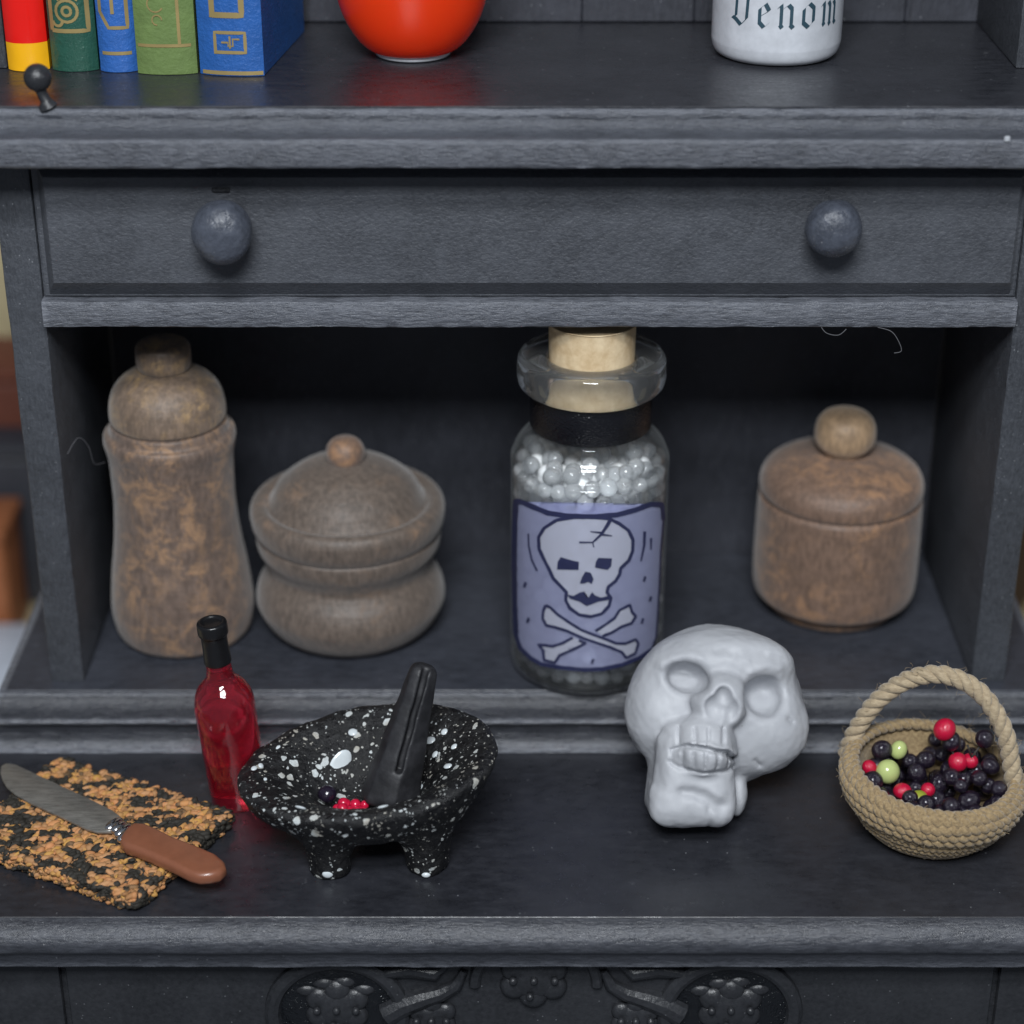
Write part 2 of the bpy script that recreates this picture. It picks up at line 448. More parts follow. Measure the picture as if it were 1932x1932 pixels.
for s in (-1, 1):
    cx = .004+s*.200
    flower(cx, -.178, .034)
    flower(.004+s*.104, -.192, .026)
    rb = bbox(-.055, .055, -.004, .002, -.055, .055, .002, 1)
    disc_ = lathe([(.060, 0), (.060, .003), (.055, .0035), (.001, .0030)], (0, 0, 0), 40)
    dv = np.array(disc_[0]); dv = np.stack([dv[:, 0]+cx, -dv[:, 2]-.338, dv[:, 1]-.186], 1)
    mk('carved_recess', (dv, [q[::-1] for q in disc_[1]]), M_recess, lf)
    mk('carved_ring', tube(arc(cx, -.186, .066, -30, 210), .0085, 10), M_low, lf)
    mk('carved_ring', tube(arc(.004, -.150, .062+.002*s, 90-s*90, 90+s*10), .006, 10), M_low, lf)
    mk('carved_scroll', tube([(.004+s*x, -.340, z) for x, z in ((.150, -.186), (.132, -.174), (.112, -.166), (.094, -.160), (.078, -.150), (.070, -.132))], [.014, .013, .011, .009, .007, .004], 10), M_low, lf)
    mk('carved_scroll', tube([(.004+s*x, -.340, z) for x, z in ((.150, -.135), (.125, -.128), (.100, -.134), (.085, -.122))], [.006, .010, .009, .004], 10), M_low, lf)
    mk('carved_leaf', join([sphere((cx+dx, -.339, -.142-abs(dx)*.5), .012, 12, 8, (1, .5, .6)) for dx in (-.03, -.012, .008, .028)]), M_low, lf)

# ================================================================== things in the open compartment
# tall pepper-mill shaped jar
c = (-.4032, .1193, .0014)
J = thing('wooden_jar', 'tall waisted brown wooden jar with a small round knob, far left in the compartment', 'jar', c)
body = [(.066, 0), (.073, .003), (.0785, .012), (.0825, .034), (.0815, .055), (.0780, .087), (.0725, .125), (.0692, .165), (.0690, .19), (.0700, .225), (.0732, .243), (.0742, .250), (.0728, .2575), (.0680, .2600), (.0665, .2630), (.0655, .2680), (.0640, .2700), (.0605, .2710)]
mk('body', lathe(smoothprof(body), c, 72), M_wood1, J)
lid = [(.0585, .2705), (.0625, .2720), (.0648, .2760), (.0650, .2850), (.0632, .2980), (.0590, .3090), (.0520, .3180), (.0420, .3255), (.0320, .3300), (.0250, .3320)]
l = mk('lid', lathe(smoothprof(lid), c, 72), M_wood1b, J)
mk('knob', lathe(smoothprof([(.0240, .3310), (.0285, .3335), (.0303, .3400), (.0305, .3520), (.0290, .3600), (.0210, .3650), (.0010, .3665)]), c, 48), M_wood1b, l)
# squat pot
c = (-.2076, .1347, .0014)
J = thing('wooden_jar', 'squat waisted dark brown wooden pot with domed lid and tiny knob', 'jar', c)
body = [(.078, 0), (.087, .003), (.099, .014), (.1085, .032), (.1105, .044), (.1060, .062), (.0965, .077), (.0935, .086), (.0975, .096), (.1040, .106), (.1065, .114), (.1068, .124), (.1050, .1275)]
mk('body', lathe(smoothprof(body), c, 80), M_wood2, J)
lid = [(.1040, .1270), (.1070, .1295), (.1105, .1370), (.1122, .1480), (.1118, .1560), (.1085, .1625), (.1020, .1655), (.0955, .1640), (.0925, .1618), (.0895, .1640), (.0860, .1700), (.0780, .1840), (.0600, .1985), (.0450, .2065), (.0300, .2110), (.0220, .2125)]
l = mk('lid', lathe(smoothprof(lid), c, 80), M_wood2, J)
mk('knob', lathe(smoothprof([(.0185, .2115), (.0210, .2150), (.0222, .2220), (.0200, .2310), (.0130, .2385), (.0010, .2410)]), c, 40), M_wood3, l)
# right jar
c = (.3680, .1818, .0014)
J = thing('wooden_jar', 'round straight-sided reddish brown wooden jar with pale ball knob, right of the glass bottle', 'jar', c)
body = [(.069, 0), (.0745, .002), (.0765, .006), (.0750, .0095), (.0760, .0125), (.0850, .0160), (.0935, .0230), (.0965, .0360), (.0972, .0600), (.0970, .1000), (.0962, .1350), (.0955, .1460), (.0925, .1495), (.0905, .1510)]
mk('body', lathe(smoothprof(body), c, 80), M_wood3, J)
lid = [(.0900, .1508), (.0930, .1522), (.0955, .1565), (.0948, .1680), (.0890, .1790), (.0780, .1870), (.0620, .1935), (.0440, .1980), (.0300, .1995), (.0230, .2005)]
l = mk('lid', lathe(smoothprof(lid), c, 80), M_wood3, J)
mk('knob', lathe(smoothprof([(.0225, .1995), (.0240, .2030), (.0305, .2085), (.0345, .2165), (.0355, .2270), (.0330, .2395), (.0250, .2490), (.0120, .2530), (.0010, .2538)]), c, 48), M_knobw, l)

# ------------------------------------------------------------------ glass bottle
BC = (.0672, .0480, .0014); BR = .0865
t = NT('thin_clear_glass')
fr = t.n('ShaderNodeFresnel'); fr.inputs['IOR'].default_value = 1.45
gl = t.n('ShaderNodeBsdfGlossy'); gl.inputs['Roughness'].default_value = .03; gl.inputs['Color'].default_value = (1, 1, 1, 1)
tr = t.n('ShaderNodeBsdfTransparent'); lw = t.n('ShaderNodeLayerWeight'); lw.inputs['Blend'].default_value = .22
tc = t.mix(t.ramp(lw.outputs['Facing'], .55, 1.), (.985, .99, .985), (.80, .83, .82)); t.set(tr.inputs['Color'], tc)
mx = t.n('ShaderNodeMixShader'); t.set(mx.inputs[0], t.math('MULTIPLY', fr.outputs[0], .9)); t.set(mx.inputs[1], tr.outputs[0]); t.set(mx.inputs[2], gl.outputs[0])
hz = t.n('ShaderNodeBsdfTranslucent'); hz.inputs[0].default_value = (.9, .93, .95, 1); m9 = t.n('ShaderNodeMixShader'); t.set(m9.inputs[0], t.ramp(lw.outputs['Facing'], .3, 1., .03, .34)); t.set(m9.inputs[1], mx.outputs[0]); hd9 = t.n('ShaderNodeBsdfDiffuse'); hd9.inputs[0].default_value = (.72, .76, .78, 1); t.set(m9.inputs[2], hd9.outputs[0])  # pale haze mixed in towards the rims imitates light refracted by the glass
t.t.links.new(m9.outputs[0], t.out.inputs['Surface']); M_thin = t.m
t = NT('thick_clear_glass'); t.P(Base_Color=(.97, .98, .97), Roughness=.015, IOR=1.5); t.b.inputs['Transmission Weight'].default_value = .965
t.P(Normal=t.bump(t.noise(26, 2, .5), .25, .0012)); M_glass = t.m
t = NT('cork_paper')
g = t.noise(70, 5, .6); v = t.vor(55); hole = t.math('MULTIPLY', t.math('LESS_THAN', v.outputs['Distance'], .16), t.math('GREATER_THAN', t.math('ADD', v.outputs['Color'], 0.), .72))
cc = t.mix(t.ramp(g, .35, .7), (.58, .42, .24), (.78, .62, .40)); cc = t.mix(t.math('MULTIPLY', hole, .8), cc, (.20, .12, .06))
t.P(Base_Color=cc, Roughness=.75, Normal=t.bump(t.math('SUBTRACT', g, hole), .5, .0012)); M_cork = t.m
t = NT('black_satin_ribbon')
w1 = t.noise(120, 3, .6, sc=(1, 1, 3), rot=(.0, .7, 0)); v = t.vor(330, sc=(1, 1, 1.6))
t.P(Base_Color=(.003, .003, .005), Roughness=.22, Normal=t.bump(t.math('ADD', v.outputs['Distance'], w1), .6, .0009)); t.b.inputs['Specular IOR Level'].default_value = .7; M_rib = t.m
B = thing('glass_bottle', 'corked clear glass bottle full of white beads with a skull and crossbones label', 'bottle', BC)
outer = [(.0700, 0), (.0780, .0015), (.0838, .0070), (BR, .0170), (BR, .12), (BR, .2500), (.0855, .2620), (.0815, .2740), (.0745, .2840), (.0672, .2910), (.0630, .2970), (.0625, .3300), (.0635, .3440)]
mk('glass_body', lathe(smoothprof(outer, 3), BC, 96, cap=False), M_thin, B, 180)
mk('glass_base', lathe(smoothprof([(.001, .0005), (.06, .0005), (.0700, .0010), (.0765, .0025), (.0800, .0070), (.0790, .0100), (.06, .0085), (.001, .0075)], 3), BC, 72), M_glass, B, 60)
disc = [(.0470, .3400), (.0620, .3395), (.0730, .3420), (.0785, .3480), (.0800, .3580), (.0798, .3700), (.0780, .3770), (.0735, .3800), (.0650, .3810), (.0540, .3800), (.0475, .3770), (.0465, .3700), (.0465, .3500), (.0468, .3402)]
v, f = lathe(smoothprof(disc, 4), BC, 96, cap=False)
mk('glass_lip', (v, f), M_glass, B, 180)
mk('cork', lathe(smoothprof([(.001, .300), (.0425, .3010), (.0440, .3050), (.0455, .36), (.0463, .4130), (.0445, .4160), (.001, .4165)], 3), BC, 64), M_cork, B, 50)
v, f = lathe([(.0655, .2985), (.0662, .3000), (.0662, .318), (.0664, .3400), (.0655, .3420)], BC, 96, cap=False)
mk('ribbon', (v, f), M_rib, B, 180)
# label wrapped on the glass
def lab(px, py, off=0.):
    sn = max(-.985, min(.985, (px-794)/684)); a = math.asin(sn); r = BR+.0006+off
    z = .2340-(py-190)*.0001390-(BR*(1-math.cos(a)))*.5
    return (BC[0]+r*math.sin(a), BC[1]-r*math.cos(a), z)
def labpoly(pts, off, res=40):
    """fill a polygon given in label coordinates with a fine grid of small quads wrapped on the bottle"""
    P = np.array(pts, float); x0, y0 = P.min(0); x1, y1 = P.max(0)
    def inside(x, y):
        c = False; n = len(P); j = n-1
        for i in range(n):
            if (P[i, 1] > y) != (P[j, 1] > y) and x < (P[j, 0]-P[i, 0])*(y-P[i, 1])/(P[j, 1]-P[i, 1])+P[i, 0]: c = not c
            j = i
        return c
    bm = bmesh.new(); vs = [bm.verts.new((p[0], p[1], 0)) for p in pts]; bm.faces.new(vs)
    bmesh.ops.triangulate(bm, faces=bm.faces[:])
    for ax in (0, 1):
        lo, hi = (x0, x1) if ax == 0 else (y0, y1); n = int((hi-lo)/res)
        for k in range(1, n+1):
            p = [0, 0, 0]; p[ax] = lo+k*res; nn = [0, 0, 0]; nn[ax] = 1
            if p[ax] < hi: bmesh.ops.bisect_plane(bm, geom=bm.verts[:]+bm.edges[:]+bm.faces[:], plane_co=p, plane_no=nn)
    V = [lab(v.co.x, v.co.y, off) for v in bm.verts]; F = []
    for f in bm.faces:
        F.append([v.index for v in f.verts][::-1])
    bm.free(); return V, F
def labline(pts, w, off, closed=False, step=14):
    Q = []
    pp = list(pts)+([pts[0]] if closed else [])
    for a, b in zip(pp[:-1], pp[1:]):
        L = math.hypot(b[0]-a[0], b[1]-a[1]); n = max(1, int(L/step))
        for i in range(n): Q.append((a[0]+(b[0]-a[0])*i/n, a[1]+(b[1]-a[1])*i/n))
    Q.append(pp[-1]); V = []; F = []; n = len(Q)
    for i, q in enumerate(Q):
        a = Q[max(i-1, 0)]; b = Q[min(i+1, n-1)]; dx, dy = b[0]-a[0], b[1]-a[1]; L = math.hypot(dx, dy) or 1
        ww = w*(.5 if not isinstance(w, tuple) else .5) if not isinstance(w, tuple) else .5*(w[0]+(w[1]-w[0])*i/(n-1))
        ww *= 1+.16*noise.noise(Vector((q[0]*.02, q[1]*.02, w if not isinstance(w, tuple) else w[0])))
        V.append(lab(q[0]-dy/L*ww, q[1]+dx/L*ww, off)); V.append(lab(q[0]+dy/L*ww, q[1]-dx/L*ww, off))
    for i in range(n-1): F.append((2*i, 2*i+1, 2*i+3, 2*i+2))
    return V, F
def film(name, col, dens, spec=.3):
    t = NT(name); tr = t.n('ShaderNodeBsdfTransparent'); tr.inputs[0].default_value = (*[x**.25 for x in col], 1)
    df = t.n('ShaderNodeBsdfDiffuse'); df.inputs[0].default_value = (*col, 1)
    tl = t.n('ShaderNodeBsdfTranslucent'); tl.inputs[0].default_value = (*col, 1)
    m1 = t.n('ShaderNodeMixShader'); m1.inputs[0].default_value = .15; t.set(m1.inputs[1], df.outputs[0]); t.set(m1.inputs[2], tl.outputs[0])
    m2 = t.n('ShaderNodeMixShader'); m2.inputs[0].default_value = dens; t.set(m2.inputs[1], tr.outputs[0]); t.set(m2.inputs[2], m1.outputs[0])
    t.t.links.new(m2.outputs[0], t.out.inputs['Surface']); return t.m
M_lav = film('lavender_film', (.62, .65, .97), .36); M_bone = film('pale_film', (.88, .89, .92), .34); M_ink = simple('dark_indigo_ink', (.022, .026, .075), .5)
LB = [(165, 90), (210, 95), (300, 135), (430, 190), (600, 215), (800, 220), (1000, 205), (1150, 165), (1290, 115), (1395, 120), (1415, 250), (1400, 500), (1398, 800), (1392, 1100), (1385, 1300), (1340, 1420), (1240, 1480), (1080, 1540), (900, 1575), (750, 1580), (560, 1565), (380, 1540), (290, 1490), (205, 1410), (165, 1290), (155, 1000), (150, 600), (155, 300)]
SK = [(500, 250), (640, 225), (800, 225), (930, 235), (1020, 280), (1100, 340), (1140, 420), (1140, 520), (1110, 600), (1040, 670), (1035, 720), (1000, 780), (940, 830), (930, 880), (965, 930), (950, 1000), (890, 1070), (800, 1095), (700, 1080), (620, 1020), (585, 950), (590, 880), (555, 840), (480, 760), (450, 690), (400, 590), (360, 500), (355, 400), (400, 320)]
B1 = [(420, 1000), (460, 1020), (520, 1080), (620, 1150), (720, 1215), (830, 1260), (930, 1300), (1020, 1340), (1100, 1345), (1190, 1310), (1215, 1350), (1190, 1440), (1110, 1475), (1070, 1420), (960, 1370), (850, 1330), (740, 1290), (600, 1225), (500, 1195), (425, 1180), (395, 1120), (400, 1050)]
B2a = [(840, 1225), (920, 1170), (1000, 1110), (1040, 1040), (1130, 995), (1150, 1060), (1185, 1100), (1150, 1160), (1060, 1190), (980, 1240), (900, 1270)]
B2b = [(650, 1285), (560, 1340), (480, 1370), (360, 1360), (400, 1410), (410, 1500), (500, 1520), (540, 1450), (640, 1400), (760, 1335), (700, 1310)]
Lb = mk('label', labpoly(LB, 0), M_lav, B, 180); 
mk('printed_skull', labpoly(SK, .0004), M_bone, Lb, 180)
mk('printed_bones', join([labpoly(B2a, .0004), labpoly(B2b, .0004), labpoly(B1, .0006)]), M_bone, Lb, 180)
ink = [labline(LB[1:11], 42, .0010), labline(LB[10:17], 18, .0010), labline(LB[15:25]+[LB[24]], 38, .00105), labline(LB[24:]+LB[:2], 46, .0011),
       labline(SK, 28, .0012, True), labline(B1, 24, .0014, True), labline(B2a, 24, .0013), labline(B2b, 24, .0013),
       labpoly([(540, 570), (640, 600), (690, 610), (688, 680), (510, 678), (515, 610)], .0013, 60), labpoly([(850, 575), (965, 580), (960, 650), (930, 680), (825, 660), (830, 610)], .0013, 60),
       labpoly([(745, 695), (790, 705), (815, 760), (800, 805), (770, 785), (735, 800), (700, 800), (720, 740)], .0013, 60),
       labpoly([(600, 900), (650, 910), (700, 880), (740, 870), (745, 915), (775, 925), (805, 875), (830, 905), (880, 925), (960, 905), (950, 945), (860, 960), (800, 985), (760, 1000), (700, 960), (620, 935)], .00135, 60),
       labline([(950, 230), (920, 290), (870, 370), (800, 440)], (34, 12), .0016), labline([(780, 345), (870, 355)], (6, 16), .00165), labline([(960, 382), (870, 370)], (6, 18), .0017),
       labline([(690, 438), (800, 438), (812, 480)], (14, 8), .0017), labline([(270, 370), (275, 480), (300, 600), (345, 695)], (14, 16), .0013), labline([(1240, 350), (1240, 470), (1215, 610)], (28, 14), .0013),
       labline([(1300, 410), (1302, 510)], (20, 12), .0013)]
for x, y in ((243, 825), (270, 1145), (1252, 768), (1312, 950), (1245, 1145), (820, 1500)): ink.append(labline([(x+8, y-22), (x-6, y+22)], 22, .0013))
mk('printed_outline', join(ink), M_ink, Lb, 180)

# beads
t = NT('milky_glass_bead')
t.P(Base_Color=(.96, .98, 1.), Roughness=.04, IOR=1.38); t.b.inputs['Transmission Weight'].default_value = .76
t.b.inputs['Subsurface Weight'].default_value = .0; t.b.inputs['Coat Weight'].default_value = .6
M_bead = t.m
t = NT('milky_bead_mass'); t.P(Base_Color=(.97, .985, 1.), Roughness=.12, IOR=1.36); t.b.inputs['Transmission Weight'].default_value = .08; M_mass = t.m
br = .0096
bead_me = None
pts = []
zb = .0175
row = 0
while zb < .250:
    n = 24
    for k in range(n):
        a = 2*PI*(k+.5*(row % 2))/n + R.uniform(-.05, .05)
        rr = .0850-br+R.uniform(-.003, .0005)
        if zb < .019: rr -= .005
        pts.append((BC[0]+rr*math.sin(a), BC[1]-rr*math.cos(a), BC[2]+zb+R.uniform(-.0028, .0028)+.006*math.sin(2*a+1)*(zb/.25), a))
    zb += .0164; row += 1
front = []; rest = []
for x, y, z, a in pts:
    d = abs((a+PI) % (2*PI)-PI)
    (front if d < math.radians(88) else rest).append((x, y, z))
for k in range(44):   # the loose top layer
    a = R.uniform(0, 2*PI); rr = .070*math.sqrt(R.random())
    (front if len(front) < 290 else rest).append((BC[0]+rr*math.cos(a), BC[1]+rr*math.sin(a), BC[2]+.262+R.uniform(-.006, .004)))
bv, bf = sphere((0, 0, 0), br, 18, 10)
first = None
for i, p in enumerate(front):
    if first is None:
        first = mk('glass_bead', (bv, bf), M_bead, None, 180); o = first
    else:
        o = first.copy(); COL.objects.link(o)
    o.location = p; s = R.uniform(.88, 1.08); o.scale = (s, s, s); o.rotation_euler = (R.random(), R.random(), 0)
    tag(o, 'tiny milky clear bead packed inside the corked glass bottle', 'bead', 'beads filling the glass bottle')
inner = []
sv, sf = sphere((0, 0, 0), br, 10, 6)
for p in rest: inner.append((np.array(sv)+np.array(p), sf))
for lay in range(15):
    for rr, n in ((.058, 18), (.039, 12), (.019, 5)):
        for k in range(n):
            a = 2*PI*k/n+R.random(); inner.append((np.array(sv)+np.array((BC[0]+rr*math.cos(a), BC[1]+rr*math.sin(a), BC[2]+.0175+lay*.0166+R.uniform(-.003, .003))), sf))
o = mk('bead_filling', join(inner), M_mass, None, 180); tag(o, 'mass of milky beads behind the front layer in the corked bottle', 'beads'); o['kind'] = 'stuff'

# ================================================================== plaster skull
X, Y, Z = grid((-.98, -1.02, -.84), (.98, 1.0, 1.1), .0150)
d = ell(X, Y, Z, (0, .15, 0), (.775, .72, .64))
d = smin(d, ell(X, Y, Z, (-.50, .10, .22), (.29, .36, .30)), .16)
d = smin(d, ell(X, Y, Z, (.44, -.04, .27), (.34, .34, .30)), .16)
d = smin(d, ell(X, Y, Z, (.05, .58, .36), (.56, .22, .28)), .2)
# jaw block
cx = -.25-.00*(Y+.3); hx = .150-.09*(Y+.3); qx = np.abs(X-cx)-hx; qy = np.abs(Y+.385)-.26; qz = np.abs(Z-.36)-.22
box = np.sqrt(np.maximum(qx, 0)**2+np.maximum(qy, 0)**2+np.maximum(qz, 0)**2)+np.minimum(np.maximum(qx, np.maximum(qy, qz)), 0)-.20
d = smin(d, box, .06)
d = smin(d, ell(X, Y, Z, (-.16, -.14, .54), (.29, .30, .46)), .04)
d = smin(d, ell(X, Y, Z, (.17, -.60, .22), (.09, .20, .16)), .04)
# nose ring and cavity
d = smin(d, ell(X, Y, Z, (-.02, .25, .60), (.255, .25, .29)), .05)
d = smax(d, -ell(X, Y, Z, (-.08, .19, .93), (.125, .13, .19)), .03)
d = smax(d, -ell(X, Y, Z, (.05, .16, .93), (.10, .14, .19)), .03)
d = smax(d, -ell(X, Y, Z, (-.01, .30, .93), (.085, .11, .18)), .03)
# eye sockets
a = math.radians(-14); XX = (X+.30)*math.cos(a)+(Y-.44)*math.sin(a); YY = -(X+.30)*math.sin(a)+(Y-.44)*math.cos(a)
d = smax(d, -ell(XX, YY, Z, (0, 0, .68), (.185, .140, .46)), .06)
d = smax(d, -ell(X, Y, Z, (.375, .28, .70), (.195, .190, .47)), .06)
d = smin(d, ell(X, Y, Z, (-.34, .35, .24), (.11, .08, .10)), .08)
d = smin(d, ell(X, Y, Z, (.34, .17, .24), (.13, .09, .10)), .08)
fz = np.clip((Z-.10)*3, 0, 1)
def groove(pl, w, dep): 
    global d
    d = d+fz*dep*np.exp(-(pdist(X, Y, pl)/w)**2)
arcp = lambda cx, cy, rx, ry, a0, a1: [(cx+rx*math.cos(math.radians(a0+(a1-a0)*i/12)), cy+ry*math.sin(math.radians(a0+(a1-a0)*i/12))) for i in range(13)]
groove(arcp(.385, .28, .265, .26, 65, 125), .035, -.012)
groove(arcp(.385, .28, .335, .34, 65, 110), .030, .008)
groove(arcp(-.30, .44, .25, .20, 60, 150), .04, -.012)
groove([(-.05, .68), (.03, .69), (.08, .66)], .035, .012); groove([(.15, .64), (.25, .67), (.36, .66)], .035, .014)
groove([(-.43, -.155), (-.32, -.115), (-.20, -.125), (-.05, -.16), (.10, -.25)], .020, .040)
groove([(-.30, -.085), (-.15, -.085), (.02, -.13), (.11, -.20)], .018, -.022)
groove([(-.46, -.26), (-.38, -.31), (-.20, -.335), (.0, -.34), (.10, -.33)], .018, .022)
for x in (-.335, -.215, -.105, .02): groove([(x-.04, .03), (x-.048, -.09)], .015, .022)
for x in (-.42, -.335, -.25, -.155, -.05, .05): groove([(x-.02, -.17), (x-.016, -.29)], .015, .020)
groove([(-.34, -.505), (-.26, -.51), (-.17, -.55), (-.08, -.62), (-.03, -.64)], .060, .045)
groove([(-.36, -.47), (-.26, -.465), (-.15, -.50), (-.03, -.57)], .050, -.025)
groove([(-.13, -.66), (-.12, -.74), (-.11, -.82)], .024, .014)
groove([(-.50, -.05), (-.55, -.25), (-.56, -.45)], .06, .03)
groove([(.30, -.28), (.34, -.33)], .018, .018); groove([(.58, .09), (.62, .06)], .02, .02)
v, f = surface_net(d, (-.98, -1.02, -.84), .0150)
for i in range(len(v)):
    v[i] += np.array(noise.noise_vector(Vector(v[i])*5))*.012+np.array(noise.noise_vector(Vector(v[i])*16))*.004
KS = .1195; s_, c_ = math.sin(TH), math.cos(TH)
so = np.array((.1981, -.131, .0320))
w = so+KS*(v[:, 0:1]*np.array((1, 0, 0))+v[:, 1:2]*np.array((0, s_, c_))+v[:, 2:3]*np.array((0, -c_, s_)))
w[:, 2] += ZC-w[:, 2].min()-.0005
t = NT('white_plaster')
n1 = t.noise(60, 5, .6); n2 = t.noise(15, 3, .5)
v2 = t.vor(90); sp = t.math('MULTIPLY', t.math('LESS_THAN', v2.outputs['Distance'], .10), t.math('GREATER_THAN', t.math('ADD', v2.outputs['Color'], 0.), .90))
t.P(Base_Color=t.mix(t.math('MULTIPLY', sp, .5), t.mix(t.ramp(n2, .35, .65), (.40, .41, .435), (.48, .49, .515)), (.25, .25, .25)), Roughness=.55, Normal=t.bump(n1, .4, .0012))
t.b.inputs['Subsurface Weight'].default_value = .25; t.b.inputs['Subsurface Radius'].default_value = (.01, .01, .01); t.b.inputs['Subsurface Scale'].default_value = 1
skull = mk('skull_ornament', (w, f), t.m, None, 180, loc=(.19, -.14, ZC)); tag(skull, 'small white plaster skull leaning back on the counter below the bottle', 'skull')

# ================================================================== mortar and pestle
MC = np.array((-.163, -.232, ZC))
X, Y, Z = grid((-.165, -.165, -.006), (.165, .165, .150), .0024)
RZ = .110; tilt = .150*X+.02*Y; KY = .78
rho = np.hypot(X, Y/KY)*(1+.018*np.sin(3*np.arctan2(Y, X)+1))
Zt = Z-tilt*np.clip(Z/RZ, 0, 1)
d = (np.sqrt((rho/.134)**2+((np.minimum(Zt, RZ)-RZ)/.081)**2)-1)*.081
d = smax(d, Zt-RZ, .014)
inn = (np.sqrt((rho/.117)**2+((Zt-RZ-.006)/.034)**2)-1)*.034
inn = smin(inn, (np.sqrt((rho/.068)**2+((Zt-RZ+.014)/.050)**2)-1)*.050, .02)
d = smax(d, -inn, .010)
for lx, ly in ((-.040, -.045), (.058, -.039), (.006, .055)):
    rr = .0200+.34*np.clip(Z, 0, .075)**1.25
    leg = np.hypot(X-lx*(1-.0*Z), Y-ly)-rr; leg = smax(leg, Z-.075, .012); leg = smax(leg, -Z, .006)
    d = smin(d, np.where(inn < .006, .05, leg), .016)
v, f = surface_net(d, (-.165, -.165, -.006), .0024)
for i in range(len(v)):
    q = Vector(v[i]); v[i] += np.array(noise.noise_vector(q*38))*.0020+np.array(noise.noise_vector(q*90))*.0011+np.array(noise.noise_vector(q*200))*.0006
t = NT('speckled_black_stone')
def specks(scale, big, thr):
    vv = t.vor(scale); nzz = t.n('ShaderNodeTexNoise'); t.set(nzz.inputs['Vector'], t.co); nzz.inputs['Scale'].default_value = 70; dd = t.n('ShaderNodeVectorMath', operation='MULTIPLY_ADD'); t.set(dd.inputs[0], nzz.outputs['Color']); dd.inputs[1].default_value = (.011, .011, .016); t.set(dd.inputs[2], t.co); t.set(vv.inputs['Vector'], dd.outputs[0]); sep = t.n('ShaderNodeSeparateColor'); t.set(sep.inputs[0], vv.outputs['Color'])
    size = t.math('MULTIPLY', sep.outputs[0], big); on = t.math('GREATER_THAN', sep.outputs[1], thr)
    return t.math('MULTIPLY', t.math('LESS_THAN', vv.outputs['Distance'], size), on)
m = t.math('MAXIMUM', specks(95, .42, .50), t.math('MAXIMUM', specks(190, .36, .62), t.math('MAXIMUM', specks(48, .30, .66), specks(330, .36, .66))))
c = t.mix(m, t.mix(t.ramp(t.noise(110, 5, .7), .45, .75), (.004, .004, .005), (.022, .022, .022)), t.mix(t.ramp(t.noise(30, 2), .4, .6), (.62, .66, .66), (.42, .40, .35)))
t.P(Base_Color=c, Roughness=t.ramp(t.noise(80, 4, .7), .35, .65, .25, .6), Normal=t.bump(t.math('ADD', t.math('MULTIPLY', t.noise(130, 5, .75), 1.6), m), .9, .0022)); M_stone = t.m
mo = thing('mortar', 'black three-legged mortar bowl speckled with white paint', 'mortar', tuple(MC))
mk('bowl', (v+MC, f), M_stone, mo, 180)
def mortar_z(x, y, inner=True):
    """height of the dish surface above the mortar foot"""
    r = math.hypot(x, y/KY); tl = .150*x+.02*y
    z = RZ+.006-.034*math.sqrt(max(0, 1-min(1, (r/.117)**2)))
    if r < .066: z = min(z, RZ-.014-.050*math.sqrt(1-(r/.068)**2))
    return min(z, RZ)+tl
M_fleck = simple('white_enamel_fleck', (.66, .71, .73), .25, Coat_Weight=.5)
for x, y, a, b, rot in ((-.034, .052, .0165, .010, 50), (-.090, -.036, .0140, .0095, 20), (.050, .000, .006, .005, 30), (.036, -.016, .006, .0045, 60), (.060, .052, .006, .005, 40), (.075, .058, .004, .004, 0), (.086, .024, .004, .004, 0), (.066, .022, .0045, .004, 0), (-.022, .088, .005, .0045, 0), (-.096, .052, .0045, .004, 20), (.018, -.098, .0065, .005, 30), (-.064, -.090, .006, .0045, 10), (.080, -.014, .005, .004, 60), (-.105, -.012, .004, .003, 0), (-.112, .012, .0035, .003, 0), (-.118, .002, .004, .003, 0)):
    y *= KY; e = .004; nx = (mortar_z(x-e, y)-mortar_z(x+e, y))/(2*e); ny = (mortar_z(x, y-e)-mortar_z(x, y+e))/(2*e)
    N = Vector((nx, ny, 1)).normalized(); Mr = N.to_track_quat('Z', 'Y').to_matrix() @ Matrix.Rotation(math.radians(rot), 3, 'Z')
    mk('paint_fleck', sphere(tuple(MC+np.array((x, y, mortar_z(x, y)+.0005))), 1, 20, 8, (a, b, .0016), Mr), M_fleck, mo)
mk('paint_fleck', sphere(tuple(MC+np.array((-.041, -.0655, .010))), 1, 12, 8, (.0055, .002, .0045)), M_fleck, mo)
mk('paint_fleck', sphere(tuple(MC+np.array((.058, -.0600, .005))), 1, 12, 8, (.0045, .002, .003)), M_fleck, mo)
# pestle: tapered club with a slot
L = .150
X, Y, Z = grid((-.042, -.042, -.012), (.042, .042, L+.012), .0019)
tt = np.clip(Z/L, 0, 1); rad = .0140+.0165*(1-tt)**1.15
hexd = np.maximum.reduce([np.abs(X*math.cos(q)+Y*math.sin(q)) for q in (.3, 1.25, 2.35)])
d = .35*np.hypot(X, Y)+.65*hexd*1.06-rad
d = smax(d, Z-L, .010); d = smax(d, -(Z-.20*X), .012)
slot = np.maximum(np.maximum(np.abs(X-.002)-.0032, Y+rad*.45), .040-Z); d = smax(d, -slot, .003)
v, f = surface_net(d, (-.042, -.042, -.012), .0019)
for i in range(len(v)): v[i] += np.array(noise.noise_vector(Vector(v[i])*55))*.0010
pa = Vector((-.144, -.240, .0040)); pb = Vector((-.108, -.203, .1340))
Zx = (pb-pa).normalized(); Yx = Vector((0.12, 1, 0)); Yx = (Yx-Zx*Yx.dot(Zx)).normalized(); Xx = Yx.cross(Zx)
Mt = Matrix((Xx, Yx, Zx)).transposed(); w = v @ np.array(Mt).T+np.array(pa)
